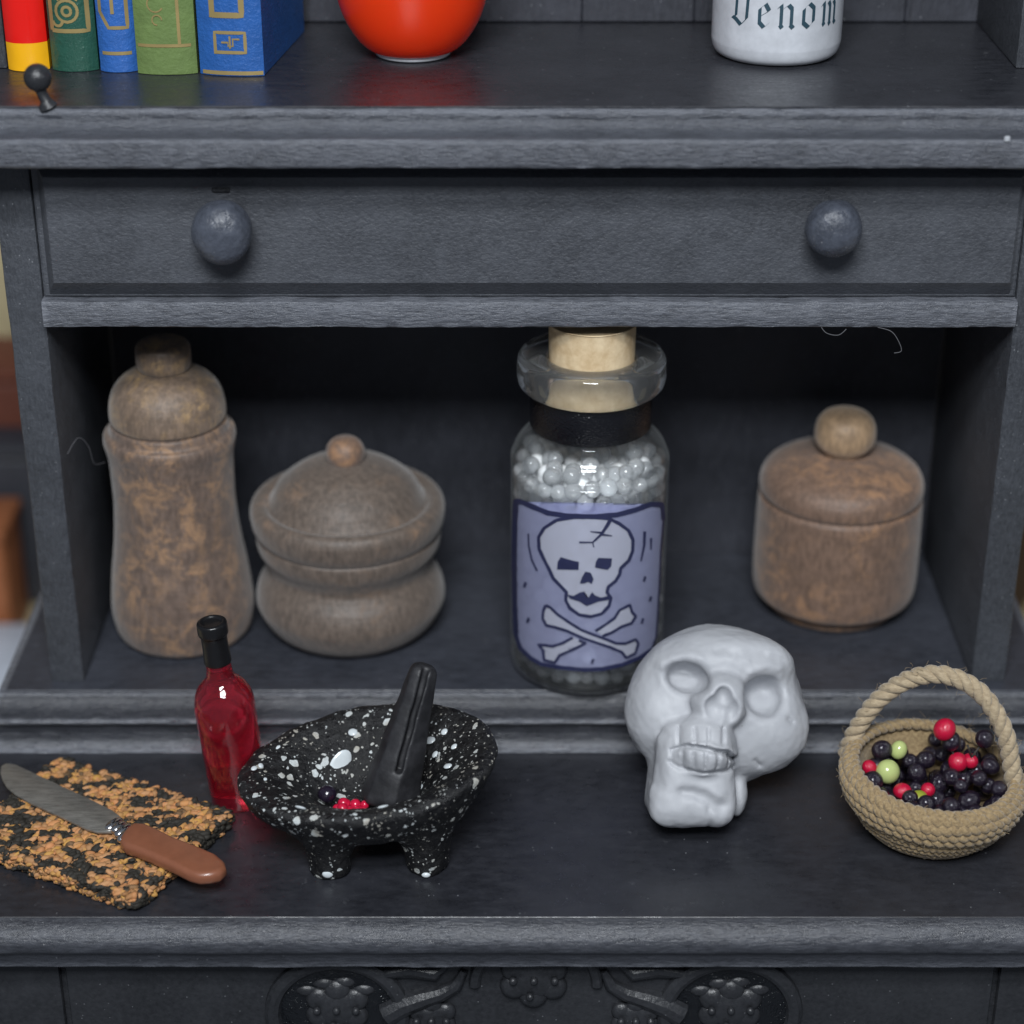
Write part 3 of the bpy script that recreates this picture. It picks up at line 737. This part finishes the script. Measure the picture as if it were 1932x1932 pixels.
t = NT('matt_black_pestle'); t.P(Base_Color=t.mix(t.ramp(t.noise(40, 5, .7), .4, .7), (.010, .010, .012), (.030, .030, .034)), Roughness=.55, Normal=t.bump(t.noise(120, 4, .6), .4, .001))
pe = mk('pestle', (w, f), t.m, None, 180, loc=tuple(pa)); tag(pe, 'matt black slotted pestle standing in the speckled mortar', 'pestle')
# crushed berries in the mortar
M_rasp = simple('raspberry_red', (.55, .008, .045), .22, Coat_Weight=.4); M_dark = simple('glossy_black_berry', (.014, .009, .020), .18, (90, .5, .0018), Coat_Weight=.5)
L = []; R2 = random.Random(5)
zb = MC[2]+RZ-.058
for k in range(16):
    L.append(sphere((-.181+R2.uniform(-.015, .015), -.255+R2.uniform(-.009, .009), zb+.006+R2.uniform(-.003, .006)), R2.uniform(.0045, .0062), 12, 8))
o = mk('raspberry', join(L), M_rasp, None, 180, loc=(-.181, -.255, zb+.003)); tag(o, 'bright red crushed berry at the bottom of the speckled mortar', 'berry')
for x, y, r_, lb in ((-.207, -.236, .0100, 'dark berry left of the red one in the speckled mortar'),):
    o = mk('black_berry', sphere((x, y, zb+.013), r_, 16, 10, (1, 1, .92)), M_dark, None, 180, loc=(x, y, zb+.005)); tag(o, lb, 'berry')

# ================================================================== red bottle
c = (-.3105, -.1500, ZC)
Bt = thing('red_bottle', 'small translucent red wine bottle with black capsule standing on the counter', 'bottle', c)
prof = [(.0180, .0000), (.0250, .0004), (.0285, .0030), (.0300, .0100), (.0312, .05), (.0320, .1100), (.0318, .1220), (.0300, .1330), (.0255, .1430), (.0195, .1500), (.0152, .1560), (.0135, .1640), (.0128, .1780)]
lean = Matrix.Translation(Vector(c)) @ Matrix.Rotation(math.radians(-4.0), 4, 'Y') @ Matrix.Rotation(math.radians(1.2), 4, 'X')
t = NT('red_resin_glass')
t.P(Base_Color=t.mix(t.ramp(t.noise(25, 3), .3, .7), (.97, .03, .08), (1., .08, .13)), Roughness=.06, IOR=1.42, Normal=t.bump(t.noise(22, 2, .5, sc=(1, 1, .25)), .35, .0025)); t.b.inputs['Transmission Weight'].default_value = .93; t.b.inputs['Coat Weight'].default_value = .5
mk('bottle_glass', xform(lathe(smoothprof(prof, 4), (0, 0, 0), 64), lean), t.m, Bt, 180)
t = NT('black_capsule_wax'); t.P(Base_Color=(.008, .008, .009), Roughness=.28, Normal=t.bump(t.noise(130, 4, .6), .5, .0012))
cap = [(.0140, .1740), (.0143, .1760), (.0136, .1900), (.0136, .2060), (.0150, .2075), (.0158, .2100), (.0158, .2180), (.0150, .2215), (.0115, .2225), (.0090, .2205), (.0010, .2195)]
mk('capsule', xform(lathe(smoothprof(cap, 3), (0, 0, 0), 48), lean), t.m, Bt, 180)

# ================================================================== cutting board with nuggets
bc = np.array((-.4510, -.2205)); ba = math.radians(-27.5); bl, bw, bt = .222, .163, .0185
bx = np.array((math.cos(ba), math.sin(ba))); by = np.array((-math.sin(ba), math.cos(ba)))
CB = thing('cutting_board', 'rough orange and black flecked board lying under the knife', 'board', (bc[0], bc[1], ZC))
v, f = bbox(-bl/2, bl/2, -bw/2, bw/2, 0, bt-.003, .004, 2); Mb = Matrix.Translation((bc[0], bc[1], ZC)) @ Matrix.Rotation(ba, 4, 'Z')
mk('base', xform((v, f), Mb), simple('dark_mat_base', (.016, .014, .012), .8, (120, .6, .002)), CB)
R3 = random.Random(11); L = []; nv, nf = sphere((0, 0, 0), 1, 7, 5)
def patch(x, y): return noise.noise(Vector((x*38, y*60, 3.3)))+.35*noise.noise(Vector((x*110, y*110, 1)))
for k in range(3400):
    side = R3.random() < .30
    x = R3.uniform(-bl/2, bl/2); y = R3.uniform(-bw/2, bw/2); z = bt-.002+R3.uniform(-.0015, .0015)
    if side:
        z = R3.uniform(.003, bt); e = R3.random()
        if e < .35: x = bl/2+R3.uniform(-.001, .002)
        elif e < .9: y = -bw/2+R3.uniform(-.002, .001)
        else: x = -bl/2
    pass
    sx = R3.uniform(.0034, .0090); sy = R3.uniform(.0024, .0046); sz = R3.uniform(.0018, .0042)
    Mr = Matrix.Rotation(R3.gauss(1.0, .45), 3, 'Z') @ Matrix.Rotation(R3.gauss(0, .3), 3, 'Y')
    L.append(((np.array(nv)*np.array((sx, sy, sz))) @ np.array(Mr).T+np.array((x, y, z)), nf))
t = NT('orange_cork_nuggets'); g = t.n('ShaderNodeNewGeometry').outputs['Random Per Island']
cr = t.n('ShaderNodeValToRGB'); t.set(cr.inputs[0], g); e = cr.color_ramp.elements
e[0].color = (.035, .028, .018, 1); e[0].position = .0; e[1].color = (.54, .28, .13, 1); e[1].position = 1
for p, q in ((.14, (.07, .045, .022, 1)), (.26, (.36, .16, .055, 1)), (.45, (.58, .25, .10, 1)), (.62, (.54, .29, .06, 1)), (.8, (.34, .17, .07, 1))):
    x = e.new(p); x.color = q
dk = t.math('ADD', t.noise(40, 1, .5, rot=(0, 0, .6), sc=(1, 1.6, 1)), t.math('MULTIPLY', g, .16))
t.P(Base_Color=t.mix(t.ramp(dk, .545, .575), (.022, .019, .014), t.mix(t.ramp(t.noise(150, 3), .35, .65, 0, .5), cr.outputs[0], (.42, .22, .09))), Roughness=.75, Normal=t.bump(t.noise(260, 3), .5, .001))
nb = mk('nuggets', xform(join(L), Mb), t.m, CB, 180); nb['kind'] = 'stuff'

# ================================================================== knife
blade = [(-0.5683, -0.1362), (-0.5702, -0.1245), (-0.5664, -0.1185), (-0.5558, -0.1206), (-0.5319, -0.1375), (-0.4982, -0.1617), (-0.4654, -0.1843), (-0.436, -0.2064), (-0.4209, -0.2225), (-0.4180, -0.2380), (-0.4254, -0.2450), (-0.4445, -0.2452), (-0.4565, -0.24), (-0.4903, -0.2161), (-0.5229, -0.1942), (-0.5436, -0.1768), (-0.5549, -0.1643), (-0.5633, -0.149)]
hand = [(-0.4152, -0.2746), (-0.4163, -0.2650), (-0.4135, -0.2530), (-0.4072, -0.2420), (-0.3944, -0.243), (-0.3789, -0.2537), (-0.3604, -0.2677), (-0.3381, -0.2804), (-0.3158, -0.2952), (-0.3047, -0.3087), (-0.3019, -0.3198), (-0.3075, -0.3287), (-0.3170, -0.3320), (-0.3269, -0.3331), (-0.3381, -0.3287), (-0.3561, -0.3154), (-0.383, -0.2974), (-0.398, -0.2884), (-0.4082, -0.2838)]
zt = ZC+bt+.002
K = thing('table_knife', 'dull steel knife with rounded blade and brown wooden handle lying across the board', 'knife', (-.42, -.25, zt))
t = NT('dull_steel'); t.P(Base_Color=t.mix(t.ramp(t.noise(60, 6, .75, sc=(1, 5, 1), rot=(0, 0, .65)), .35, .65), (.26, .25, .225), (.44, .42, .38)), Metallic=.75, Roughness=t.ramp(t.noise(25, 5, .7), .3, .7, .32, .52), Normal=t.bump(t.noise(70, 4, .7, sc=(1, 6, 1), rot=(0, 0, .65)), .3, .001)); M_steel = t.m
mk('blade', prism(blade, zt+.001, zt+.0045, .0012, 2), M_steel, K)
t = NT('bright_steel'); t.P(Base_Color=(.72, .72, .73), Metallic=1., Roughness=.18, Normal=t.bump(t.noise(60, 3), .3, .001))
fa = Vector((-.4290, -.2330, zt+.0055)); fb = Vector((-.4050, -.2600, zt+.0070))
perp = Vector((.42, .75, 0)).normalized()
FL = []
for k in range(5):
    q = fa.lerp(fb, k/4); FL.append(sphere(tuple(q), 1, 18, 10, (.0065, (.012, .010, .012, .015, .013)[k], (.004, .005, .0055, .006, .0055)[k]), Matrix.Rotation(math.radians(-35), 3, 'Z')))
mk('bolster', join(FL), t.m, K, 180)
v, f = prism(hand, zt+.0005, zt+.0155, .0058, 5)
mk('handle', (v, f), simple('brown_lacquered_wood', (.23, .085, .045), .34, (60, .25, .001), Coat_Weight=.25), K, 60)

# ================================================================== basket
t = NT('jute_twine'); fi = t.noise(300, 4, .7); big = t.noise(20, 4, .6)
t.P(Base_Color=t.mix(t.ramp(fi, .3, .7), (.19, .125, .06), (.42, .305, .16)), Roughness=.85, Normal=t.bump(fi, .8, .0015)); t.b.inputs['Sheen Weight'].default_value = .3; M_jute = t.m
t = NT('pale_rope'); fi = t.noise(140, 4, .7, sc=(1, 1, 2.5))
t.P(Base_Color=t.mix(t.ramp(fi, .3, .7), (.30, .225, .14), (.50, .40, .26)), Roughness=.75, Normal=t.bump(fi, .7, .0015)); t.b.inputs['Sheen Weight'].default_value = .3; M_rope = t.m
KC = np.array((.4190, -.2030, ZC))
BK = thing('twine_basket', 'small round jute twine basket with an arched rope handle', 'basket', tuple(KC))
def cord(path, r1, rt, pitch, nst=2, sides=7, closed=True, ph=0):
    """twisted cord along a densely sampled path"""
    P = [Vector(p) for p in path]; n = len(P); out = []
    ln = 0; S_ = [0]
    for i in range(1, n): ln += (P[i]-P[i-1]).length; S_.append(ln)
    if closed:
        ln += (P[0]-P[-1]).length; turns = max(1, round(ln/pitch))
    else: turns = ln/pitch
    fr = []; up = None
    for i in range(n):
        tg = (P[(i+1) % n]-P[i-1]) if closed else (P[min(i+1, n-1)]-P[max(i-1, 0)]); tg.normalize()
        up = Vector((0, 0, 1)) if up is None else up
        u = up-tg*up.dot(tg); u.normalize(); up = u if not closed else Vector((0, 0, 1)); fr.append((u, tg.cross(u)))
    for s in range(nst):
        q = [tuple(P[i]+(fr[i][0]*math.cos(2*PI*(turns*S_[i]/ln+s/nst)+ph)+fr[i][1]*math.sin(2*PI*(turns*S_[i]/ln+s/nst)+ph))*rt) for i in range(n)]
        out.append(tube(q, r1, sides, closed))
    return out
def ring(rad, z, n=150, tl=(-.055, .02), seed=0):
    return [(KC[0]+.955*rad*(1+.015*noise.noise(Vector((math.cos(a)*2, math.sin(a)*2, seed))))*math.cos(a), KC[1]+.955*rad*math.sin(a), KC[2]+z+(tl[0]*math.cos(a)+tl[1]*math.sin(a))*rad*(z/.07)+.0012*noise.noise(Vector((math.cos(a)*3, math.sin(a)*3, seed+9)))) for a in [2*PI*k/n for k in range(n)]]
low = [(.052, .005), (.062, .010), (.070, .0165), (.0765, .0235), (.0815, .031), (.0855, .0385)]
for i, (r_, z_) in enumerate(low):
    mk('twine_coil', join(cord(ring(r_, z_, 150, seed=i), .0040, .0026, .013, 2, 6, True, i*1.1)), M_jute, BK, 180)
for i, (r_, z_, a_) in enumerate(((.0915, .0460, .0044), (.0945, .0545, .0044), (.0955, .0630, .0046), (.0920, .0700, .0046), (.0865, .0735, .0042))):
    mk('rim_coil', join(cord(ring(r_, z_, 170, seed=i+20), a_, .0026, .020, 2, 7, True, i*.7)), M_jute, BK, 180)
mk('liner', lathe(smoothprof([(.001, .004), (.045, .005), (.062, .016), (.072, .032), (.078, .048), (.082, .066), (.085, .066), (.083, .045), (.070, .012), (.050, .002), (.001, .001)], 3), tuple(KC), 48), M_jute, BK, 180)
# handle: three-strand rope on an arch
A0 = Vector((.3370, -.152, .004)); A1 = Vector((.5030, -.222, -.010)); T = Vector((.4260, -.172, .1180))
hp = []
ctl = [A0, Vector((.3450, -.153, .035)), Vector((.3640, -.158, .075)), Vector((.3920, -.165, .1040)), Vector((.4250, -.175, .1160)), Vector((.4600, -.188, .1040)), Vector((.4850, -.203, .070)), Vector((.4960, -.213, .030)), A1]
for i in range(len(ctl)-1):
    a, b, c3, e_ = ctl[max(i-1, 0)], ctl[i], ctl[i+1], ctl[min(i+2, len(ctl)-1)]
    for j in range(16):
        tq = j/16; hp.append(.5*((2*b)+(-a+c3)*tq+(2*a-5*b+4*c3-e_)*tq*tq+(-a+3*b-3*c3+e_)*tq**3))
hp.append(ctl[-1])
hd = mk('rope_handle', tube(hp, .0034, 8), M_rope, BK, 180)
for st in cord(hp, .0053, .0048, .040, 3, 10, False): mk('strand', st, M_rope, hd, 180)
# loose fibres
L = []; R4 = random.Random(3)
for k in range(140):
    a = R4.uniform(0, 2*PI); r_ = R4.uniform(.083, .093); z_ = KC[2]+R4.uniform(.045, .082)
    p = Vector((KC[0]+r_*math.cos(a), KC[1]+r_*math.sin(a), z_)); q = [p]
    dv = Vector((math.cos(a)+R4.gauss(0, .8), math.sin(a)+R4.gauss(0, .8), R4.gauss(.1, .7))).normalized()
    for j in range(4):
        dv = (dv+Vector((R4.gauss(0, .3), R4.gauss(0, .3), R4.gauss(0, .3)))).normalized(); q.append(q[-1]+dv*.0030)
    L.append(tube([tuple(x) for x in q], .00022, 3))
for k in range(150):
    p = hp[R4.randrange(len(hp))]; dv = Vector((R4.gauss(0, 1), R4.gauss(0, 1), R4.gauss(0, 1))).normalized(); q = [p+dv*.011]
    for j in range(3):
        dv = (dv+Vector((R4.gauss(0, .5), R4.gauss(0, .5), R4.gauss(0, .5)))).normalized(); q.append(q[-1]+dv*.0025)
    L.append(tube([tuple(x) for x in q], .0002, 3))
fb_ = mk('loose_fibres', join(L), M_jute, BK, 180); fb_['kind'] = 'stuff'
# berries
M_rb = simple('glossy_red_berry', (.55, .008, .045), .18, (60, .35, .0016), Coat_Weight=.5); M_gb = simple('pale_green_berry', (.50, .58, .22), .2, Coat_Weight=.5); M_og = simple('olive_green_berry', (.30, .34, .04), .3)
named = [('red', (.430, -.185, .0560), .0118, 'red berry perched highest in the basket'), ('dark', (.4385, -.182, .0400), .0105, 'black berry just below the highest red berry'),
 ('dark', (.4715, -.190, .0480), .0105, 'black berry nearest the right side of the rope handle, standing above the rest'), ('green', (.3740, -.192, .0085), .0122, 'large pale green berry at the left of the basket heap'),
 ('green', (.3880, -.170, .0210), .0100, 'pale green berry half hidden behind black ones near the basket back'), ('dark', (.3700, -.172, .0220), .0110, 'black berry furthest back on the left of the basket'),
 ('red', (.4470, -.188, .0180), .0100, 'red berry in the middle of the black bunch'), ('red', (.4600, -.186, .0180), .0085, 'red berry tucked right of another red one in the black bunch'),
 ('red', (.3860, -.215, .0000), .0092, 'red berry in front of the large pale green one'), ('red', (.4130, -.212, -.0005), .0082, 'small red berry between the green berry and the black bunch'),
 ('olive', (.4010, -.224, -.0055), .0100, 'olive green berry at the front rim of the basket'), ('red', (.3900, -.230, -.0070), .0090, 'red berry lowest at the front left rim of the basket'),
 ('red', (.3560, -.185, .0090), .0080, 'red berry at the far left inside the basket'), ('red', (.4860, -.222, -.006), .0070, 'red berry peeping out at the right rim of the basket')]
mats = dict(red=M_rb, dark=M_dark, green=M_gb, olive=M_og)
first = {}
def berry(kind, p, r_, lb, grp=None):
    nm = {'red': 'red_berry', 'dark': 'black_berry', 'green': 'green_berry', 'olive': 'green_berry'}[kind]
    if kind not in first:
        o = mk(nm, sphere((0, 0, 0), 1, 20, 12), mats[kind], None, 180); first[kind] = o
    else:
        o = first[kind].copy(); COL.objects.link(o)
    o.location = p; o.scale = (r_*R4.uniform(.86, 1.14), r_*R4.uniform(.92, 1.05), r_*R4.uniform(.86, 1.1)); o.rotation_euler = (R4.random()*3, R4.random()*3, 0)
    if 'group' in o: del o['group']
    tag(o, lb, 'berry', grp)
for k_, p, r_, lb in named: berry(k_, p, r_, lb)
placed = [(Vector(p), r_) for _, p, r_, _ in named]
cnt = 0
for tries in range(16000):
    if cnt >= 72: break
    a = R4.uniform(0, 2*PI); rr = .074*math.sqrt(R4.random()); x = KC[0]+rr*math.cos(a); y = KC[1]+rr*math.sin(a)
    hump = .012+.034*math.exp(-(((x-.452)/.030)**2+((y+.188)/.035)**2))
    z = R4.uniform(-.034, .000+hump); r_ = R4.uniform(.0080, .0112)
    lim = np.interp(z-ZC, [.005, .016, .032, .048, .066], [.045, .058, .071, .078, .082])-r_
    if rr > lim: continue
    p = Vector((x, y, z))
    if min((p-q).length-(r_+s)*.78 for q, s in placed) < 0: continue
    placed.append((p, r_)); cnt += 1
    berry('dark', tuple(p), r_, 'glossy black berry heaped inside the twine basket', 'black berries in the basket')
st = join([tube([(.452, -.19, .0), (.460, -.19, .025), (.468, -.19, .040)], .0012, 6), tube([(.452, -.19, .0), (.444, -.187, .02), (.439, -.183, .034)], .0012, 6), tube([(.439, -.183, .036), (.434, -.184, .046)], .001, 6), tube([(.46, -.19, .025), (.457, -.188, .034), (.455, -.186, .038)], .0012, 6)])
tag(mk('berry_stem', st, simple('dark_stem', (.03, .025, .02), .6), None, 180), 'thin dark twig carrying the topmost berries out of the basket', 'twig')

# ================================================================== upper shelf
ZS = .6714
# books
t_gold = simple('gold_foil', (.36, .27, .11), .5, None, Metallic=.35)
pagem = simple('page_paper', (.62, .57, .46), .8)
def cloth(name, col, rough=.55, sc=220): return simple(name, col, rough, (sc, .8, .0016))
def book(label, x0, x1, yf, dep, h, mat, bulge, rot, decos, extra=None):
    w = x1-x0; cx = (x0+x1)/2
    o = thing('book', label, 'book', (cx, yf, ZS), 'row of small books at the left of the upper shelf')
    Mx = Matrix.Translation((cx, yf, ZS)) @ Matrix.Rotation(rot, 4, 'Z')
    def sp(u): return bulge*(u*u)**1.3          # spine depth at u in -1..1
    n = 16; hw = w/2
    pts = [(-hw, dep)]+[(hw*(-1+2*i/n), sp(-1+2*i/n)) for i in range(n+1)]+[(hw, dep)]
    th = .0026
    inn = [(hw-th, dep)]+[((hw-th)*(1-2*i/n), sp(1-2*i/n)+th) for i in range(n+1)]+[(-hw+th, dep)]
    v, f = prism(pts+inn, 0, h, .0006, 1)
    mk('cover', xform((v, f), Mx), mat, o)
    mk('page_block', xform(bbox(-hw+th, hw-th, bulge+th+.001, dep-.005, .003, h-.003, 0), Mx), pagem, o)
    for dn, lines, wd, dm in decos:
        V = []; F = []
        for pl in lines:
            Q = []
            for a, b in zip(pl[:-1], pl[1:]):
                m = max(1, int(math.hypot(b[0]-a[0], b[1]-a[1])/.004))
                Q += [(a[0]+(b[0]-a[0])*i/m, a[1]+(b[1]-a[1])*i/m) for i in range(m)]
            Q.append(pl[-1]); b0 = len(V)
            for i, q in enumerate(Q):
                a = Q[max(0, i-1)]; b = Q[min(len(Q)-1, i+1)]; dx, dz = b[0]-a[0], b[1]-a[1]; Ln = math.hypot(dx, dz) or 1
                for s in (-1, 1):
                    x = q[0]-s*dz/Ln*wd/2; z = q[1]+s*dx/Ln*wd/2; x = max(-hw, min(hw, x))
                    V.append((x, sp(x/hw)-.0006-.00002*len(F) % .0003, z))
            for i in range(len(Q)-1): F.append((b0+2*i, b0+2*i+2, b0+2*i+3, b0+2*i+1))
        mk(dn, xform((V, F), Mx), dm, o, 180)
    return o, Mx, sp
def rct(x0, x1, z0, z1, e=.0): return [(x0, z0), (x1, z0), (x1, z1), (x0, z1), (x0, z0-e)]
def circ(x, z, r, n=16, a0=0, a1=360): return [(x+r*math.cos(math.radians(a0+(a1-a0)*i/n)), z+r*math.sin(math.radians(a0+(a1-a0)*i/n))) for i in range(n+1)]
# red and yellow glossy book: two-colour spine
t = NT('red_and_yellow_gloss'); sepx = t.n('ShaderNodeSeparateXYZ'); t.set(sepx.inputs[0], t.co)
t.P(Base_Color=t.mix(t.math('GREATER_THAN', sepx.outputs[2], .0290), (.85, .42, .01), (.72, .012, .008)), Roughness=.22, Normal=t.bump(t.noise(30, 3), .4, .002))
book('narrow glossy book with red upper and yellow lower spine, leftmost of the row', -.5345, -.4925, .095, .15, .24, t.m, .010, 0.03, [])
book('dark green book with a gold ornate panel on the spine', -.4895, -.4420, .094, .16, .25, cloth('dark_green_cover', (.022, .085, .060), .3), .010, 0, [
  ('gold_panel', [rct(-.019, .018, .042, .098, .0)], .0042, t_gold), ('gold_scroll', [circ(-.002, .062, .011), circ(-.002, .062, .0045), circ(-.015, .080, .008, 12, 90, -60), circ(.014, .080, .008, 12, 90, 240), circ(-.012, .052, .005, 8, 0, -180), [(-.012, .090), (.0, .082), (.013, .090)]], .0030, t_gold)])
book('narrow bright blue book with a gold pointed frame on the spine', -.4392, -.4010, .091, .15, .24, cloth('bright_blue_cover', (.030, .12, .40), .35), .008, 0, [
  ('gold_frame', [[(-.014, .2), (-.014, .062), (-.006, .046), (.013, .046), (.013, .2)], [(-.001, .2), (-.001, .060)]], .0036, t_gold), ('gold_line', [[(-.015, .020), (.015, .020)]], .0036, t_gold)])
book('olive green cloth book with thin gold lines on the spine', -.3995, -.3385, .082, .17, .26, cloth('olive_green_cover', (.125, .190, .055), .7, 150), .007, 0, [
  ('gold_line', [[(-.028, .030), (.026, .030)], [(.015, .22), (.015, .031)]], .0032, t_gold), ('gold_scroll', [circ(-.007, .072, .008, 14, 60, 330), circ(-.006, .056, .005, 8, 0, 270), [(-.014, .088), (.002, .080)]], .0014, t_gold)])
book('wide royal blue book with gold rectangles on the spine, rightmost of the row', -.3365, -.2700, .077, .195, .26, cloth('royal_blue_cover', (.020, .10, .34), .4), .006, -.125, [
  ('gold_frame', [rct(-.016, .0145, .062, .2, .0026)], .0058, t_gold), ('gold_frame', [rct(-.0145, .0165, .0245, .0445, .0018)], .0034, t_gold),
  ('gold_knot', [[(-.008, .0345), (-.001, .0345), (-.001, .031), (.004, .031), (.004, .038), (.011, .038)], [(.001, .0285), (.001, .041)]], .0020, t_gold),
  ('gold_line', [[(-.030, .0035), (.0325, .0035)]], .0040, t_gold)])
# black finial
c = (-.4665, -.0330, .6700)
F_ = thing('black_finial', 'little black ball finial on a thin neck standing at the left of the shelf edge', 'finial', c)
mk('ball', sphere((c[0]-.0075, c[1], c[2]+.0290), .0135, 24, 14), M_low, F_)
mk('neck', tube([(c[0], c[1], c[2]-.0004), (c[0]-.001, c[1], c[2]+.002), (c[0]-.002, c[1], c[2]+.007), (c[0]-.005, c[1], c[2]+.014), (c[0]-.0065, c[1], c[2]+.020)], [.0095, .0088, .0055, .0052, .0060], 16), M_low, F_)
# red bowl
c = (-.1222, .1680, ZS)
t = NT('red_glass_bowl_mat'); fz_ = t.n('ShaderNodeLayerWeight'); fz_.inputs[0].default_value = .4
t.P(Base_Color=(.86, .045, .006), Roughness=.12); t.b.inputs['Subsurface Weight'].default_value = .6; t.b.inputs['Subsurface Radius'].default_value = (.03, .004, .001); t.b.inputs['Subsurface Scale'].default_value = 1
Bw = thing('red_bowl', 'glossy orange-red round bowl with a white foot ring on the upper shelf', 'bowl', c)
op = [(.038, .0045), (.047, .0080), (.058, .0180), (.0695, .0360), (.078, .0600), (.083, .0900), (.083, .1200), (.080, .1400), (.078, .1500)]
ip = [(.075, .150), (.077, .138), (.080, .118), (.080, .090), (.075, .062), (.066, .040), (.054, .022), (.045, .012), (.001, .010)]
v, f = lathe(smoothprof(op, 4)+smoothprof(ip, 4), c, 72)
mk('body', (v, f), t.m, Bw, 180)
mk('foot_ring', lathe(smoothprof([(.034, 0), (.0385, .0008), (.0400, .0032), (.0385, .0060), (.034, .0070)], 3), c, 56), simple('white_glaze', (.66, .68, .72), .2), Bw, 180)
# white jar
VC = (.2600, .1720, ZS); VR = .0680
V_ = thing('white_jar', 'white cylindrical jar lettered Venom in dark blackletter, on the upper shelf', 'jar', VC)
mk('body', lathe(smoothprof([(.050, 0), (.0580, .0012), (.0645, .0060), (.0675, .0150), (VR, .0260), (VR, .08), (VR, .1350), (.0665, .1440), (.060, .1480)], 4), VC, 96), simple('white_painted_wood', (.52, .54, .58), .42, (60, .3, .001)), V_, 60)
mk('lid', lathe(smoothprof([(.055, .1481), (.0600, .1500), (.0610, .1600), (.053, .1680), (.02, .1720), (.012, .1760), (.016, .1860), (.001, .1920)], 3), VC, 64), simple('white_painted_lid', (.70, .71, .74), .4), V_, 60)
xh = .0235; zbase = .0415+.0012
def nib(pl, ox, k, w=.20, sc=xh):
    out = []; ang = math.radians(38); nx, nz = math.cos(ang)*w/2, math.sin(ang)*w/2
    for a, b in zip(pl[:-1], pl[1:]):
        q = [(a[0]-nx, a[1]-nz), (a[0]+nx, a[1]+nz), (b[0]+nx, b[1]+nz), (b[0]-nx, b[1]-nz)]
        V = []
        for x, z in q:
            s = ox+x*sc*.92; an = s/VR; r_ = VR+.0005+.00004*k
            V.append((VC[0]+r_*math.sin(an), VC[1]-r_*math.cos(an), VC[2]+zbase+z*sc))
        out.append((V, [(0, 1, 2, 3)])); k += 1
    return out, k
GL = {'V': [[(-.30, 1.25), (-.05, 1.45), (.05, 1.2), (.02, .35)], [(-.18, .30), (.02, .22), (.32, .0), (.62, .30)], [(.62, .30), (.66, 1.15)], [(.70, 1.1), (.50, 1.4)]],
      'e': [[(0, .80), (0, .20)], [(0, .20), (.22, .0), (.46, .20)], [(0, .80), (.26, 1.02), (.44, .74)], [(.44, .72), (.02, .46)]],
      'n': [[(-.10, .86), (.02, 1.0), (.04, .84), (.04, .14)], [(.0, .14), (.10, .0)], [(.08, .80), (.36, 1.0)], [(.36, 1.0), (.52, .84), (.52, .14)], [(.48, .14), (.62, .0)]],
      'o': [[(0, .80), (0, .20)], [(0, .20), (.26, .0)], [(.26, .0), (.52, .22)], [(.52, .22), (.52, .82)], [(.52, .82), (.28, 1.02)], [(.28, 1.02), (0, .80)]],
      'm': [[(-.10, .86), (.02, 1.0), (.04, .84), (.04, .14)], [(.0, .14), (.08, .0)], [(.08, .82), (.32, 1.0), (.42, .84), (.42, .14)], [(.38, .14), (.46, .0)], [(.46, .82), (.70, 1.0), (.80, .84), (.80, .14)], [(.76, .14), (.90, .0)]]}
M_teal = simple('dark_teal_ink', (.025, .060, .085), .5)
k = 0
for ch, sx in (('V', -.0540), ('e', -.0265), ('n', -.0055), ('o', .0185), ('m', .0420)):
    L = []
    for pl in GL[ch]:
        o_, k = nib(pl, sx, k % 12); L += o_
    mk('letter', join(L), M_teal, V_, 180)

# lint fibres caught on the woodwork
def lint(pts, label, r_=.0004):
    q = [Vector(p) for p in pts]; out = []
    for i in range(len(q)-1):
        a, b, c3, e_ = q[max(i-1, 0)], q[i], q[i+1], q[min(i+2, len(q)-1)]
        for j in range(8):
            tq = j/8; out.append(tuple(.5*((2*b)+(-a+c3)*tq+(2*a-5*b+4*c3-e_)*tq*tq+(-a+3*b-3*c3+e_)*tq**3)))
    out.append(tuple(q[-1]))
    tag(mk('lint_fibre', tube(out, r_, 5), simple('grey_lint', (.11, .11, .12), .9), None, 180), label, 'fibre')
lint([(.358, -.0125, .434), (.372, -.014, .430), (.380, -.015, .420), (.384, -.015, .409), (.377, -.014, .406)], 'curled grey lint thread hanging under the rail at the right')
lint([(.300, -.0125, .434), (.306, -.014, .428), (.318, -.014, .426), (.326, -.0125, .432)], 'short grey lint thread under the rail left of the longer one')
lint([(-.497, .02, .275), (-.488, .04, .285), (-.480, .05, .270), (-.478, .06, .245), (-.470, .08, .237)], 'thin lint thread between the left upright and the tall jar', .00035)
o = mk('paint_chip', bbox(.452, .4575, -.0745, -.0715, .6475, .6530, .001, 1), simple('white_chip', (.45, .47, .5), .3)); tag(o, 'tiny white chip stuck on the shelf edge at the far right', 'chip')
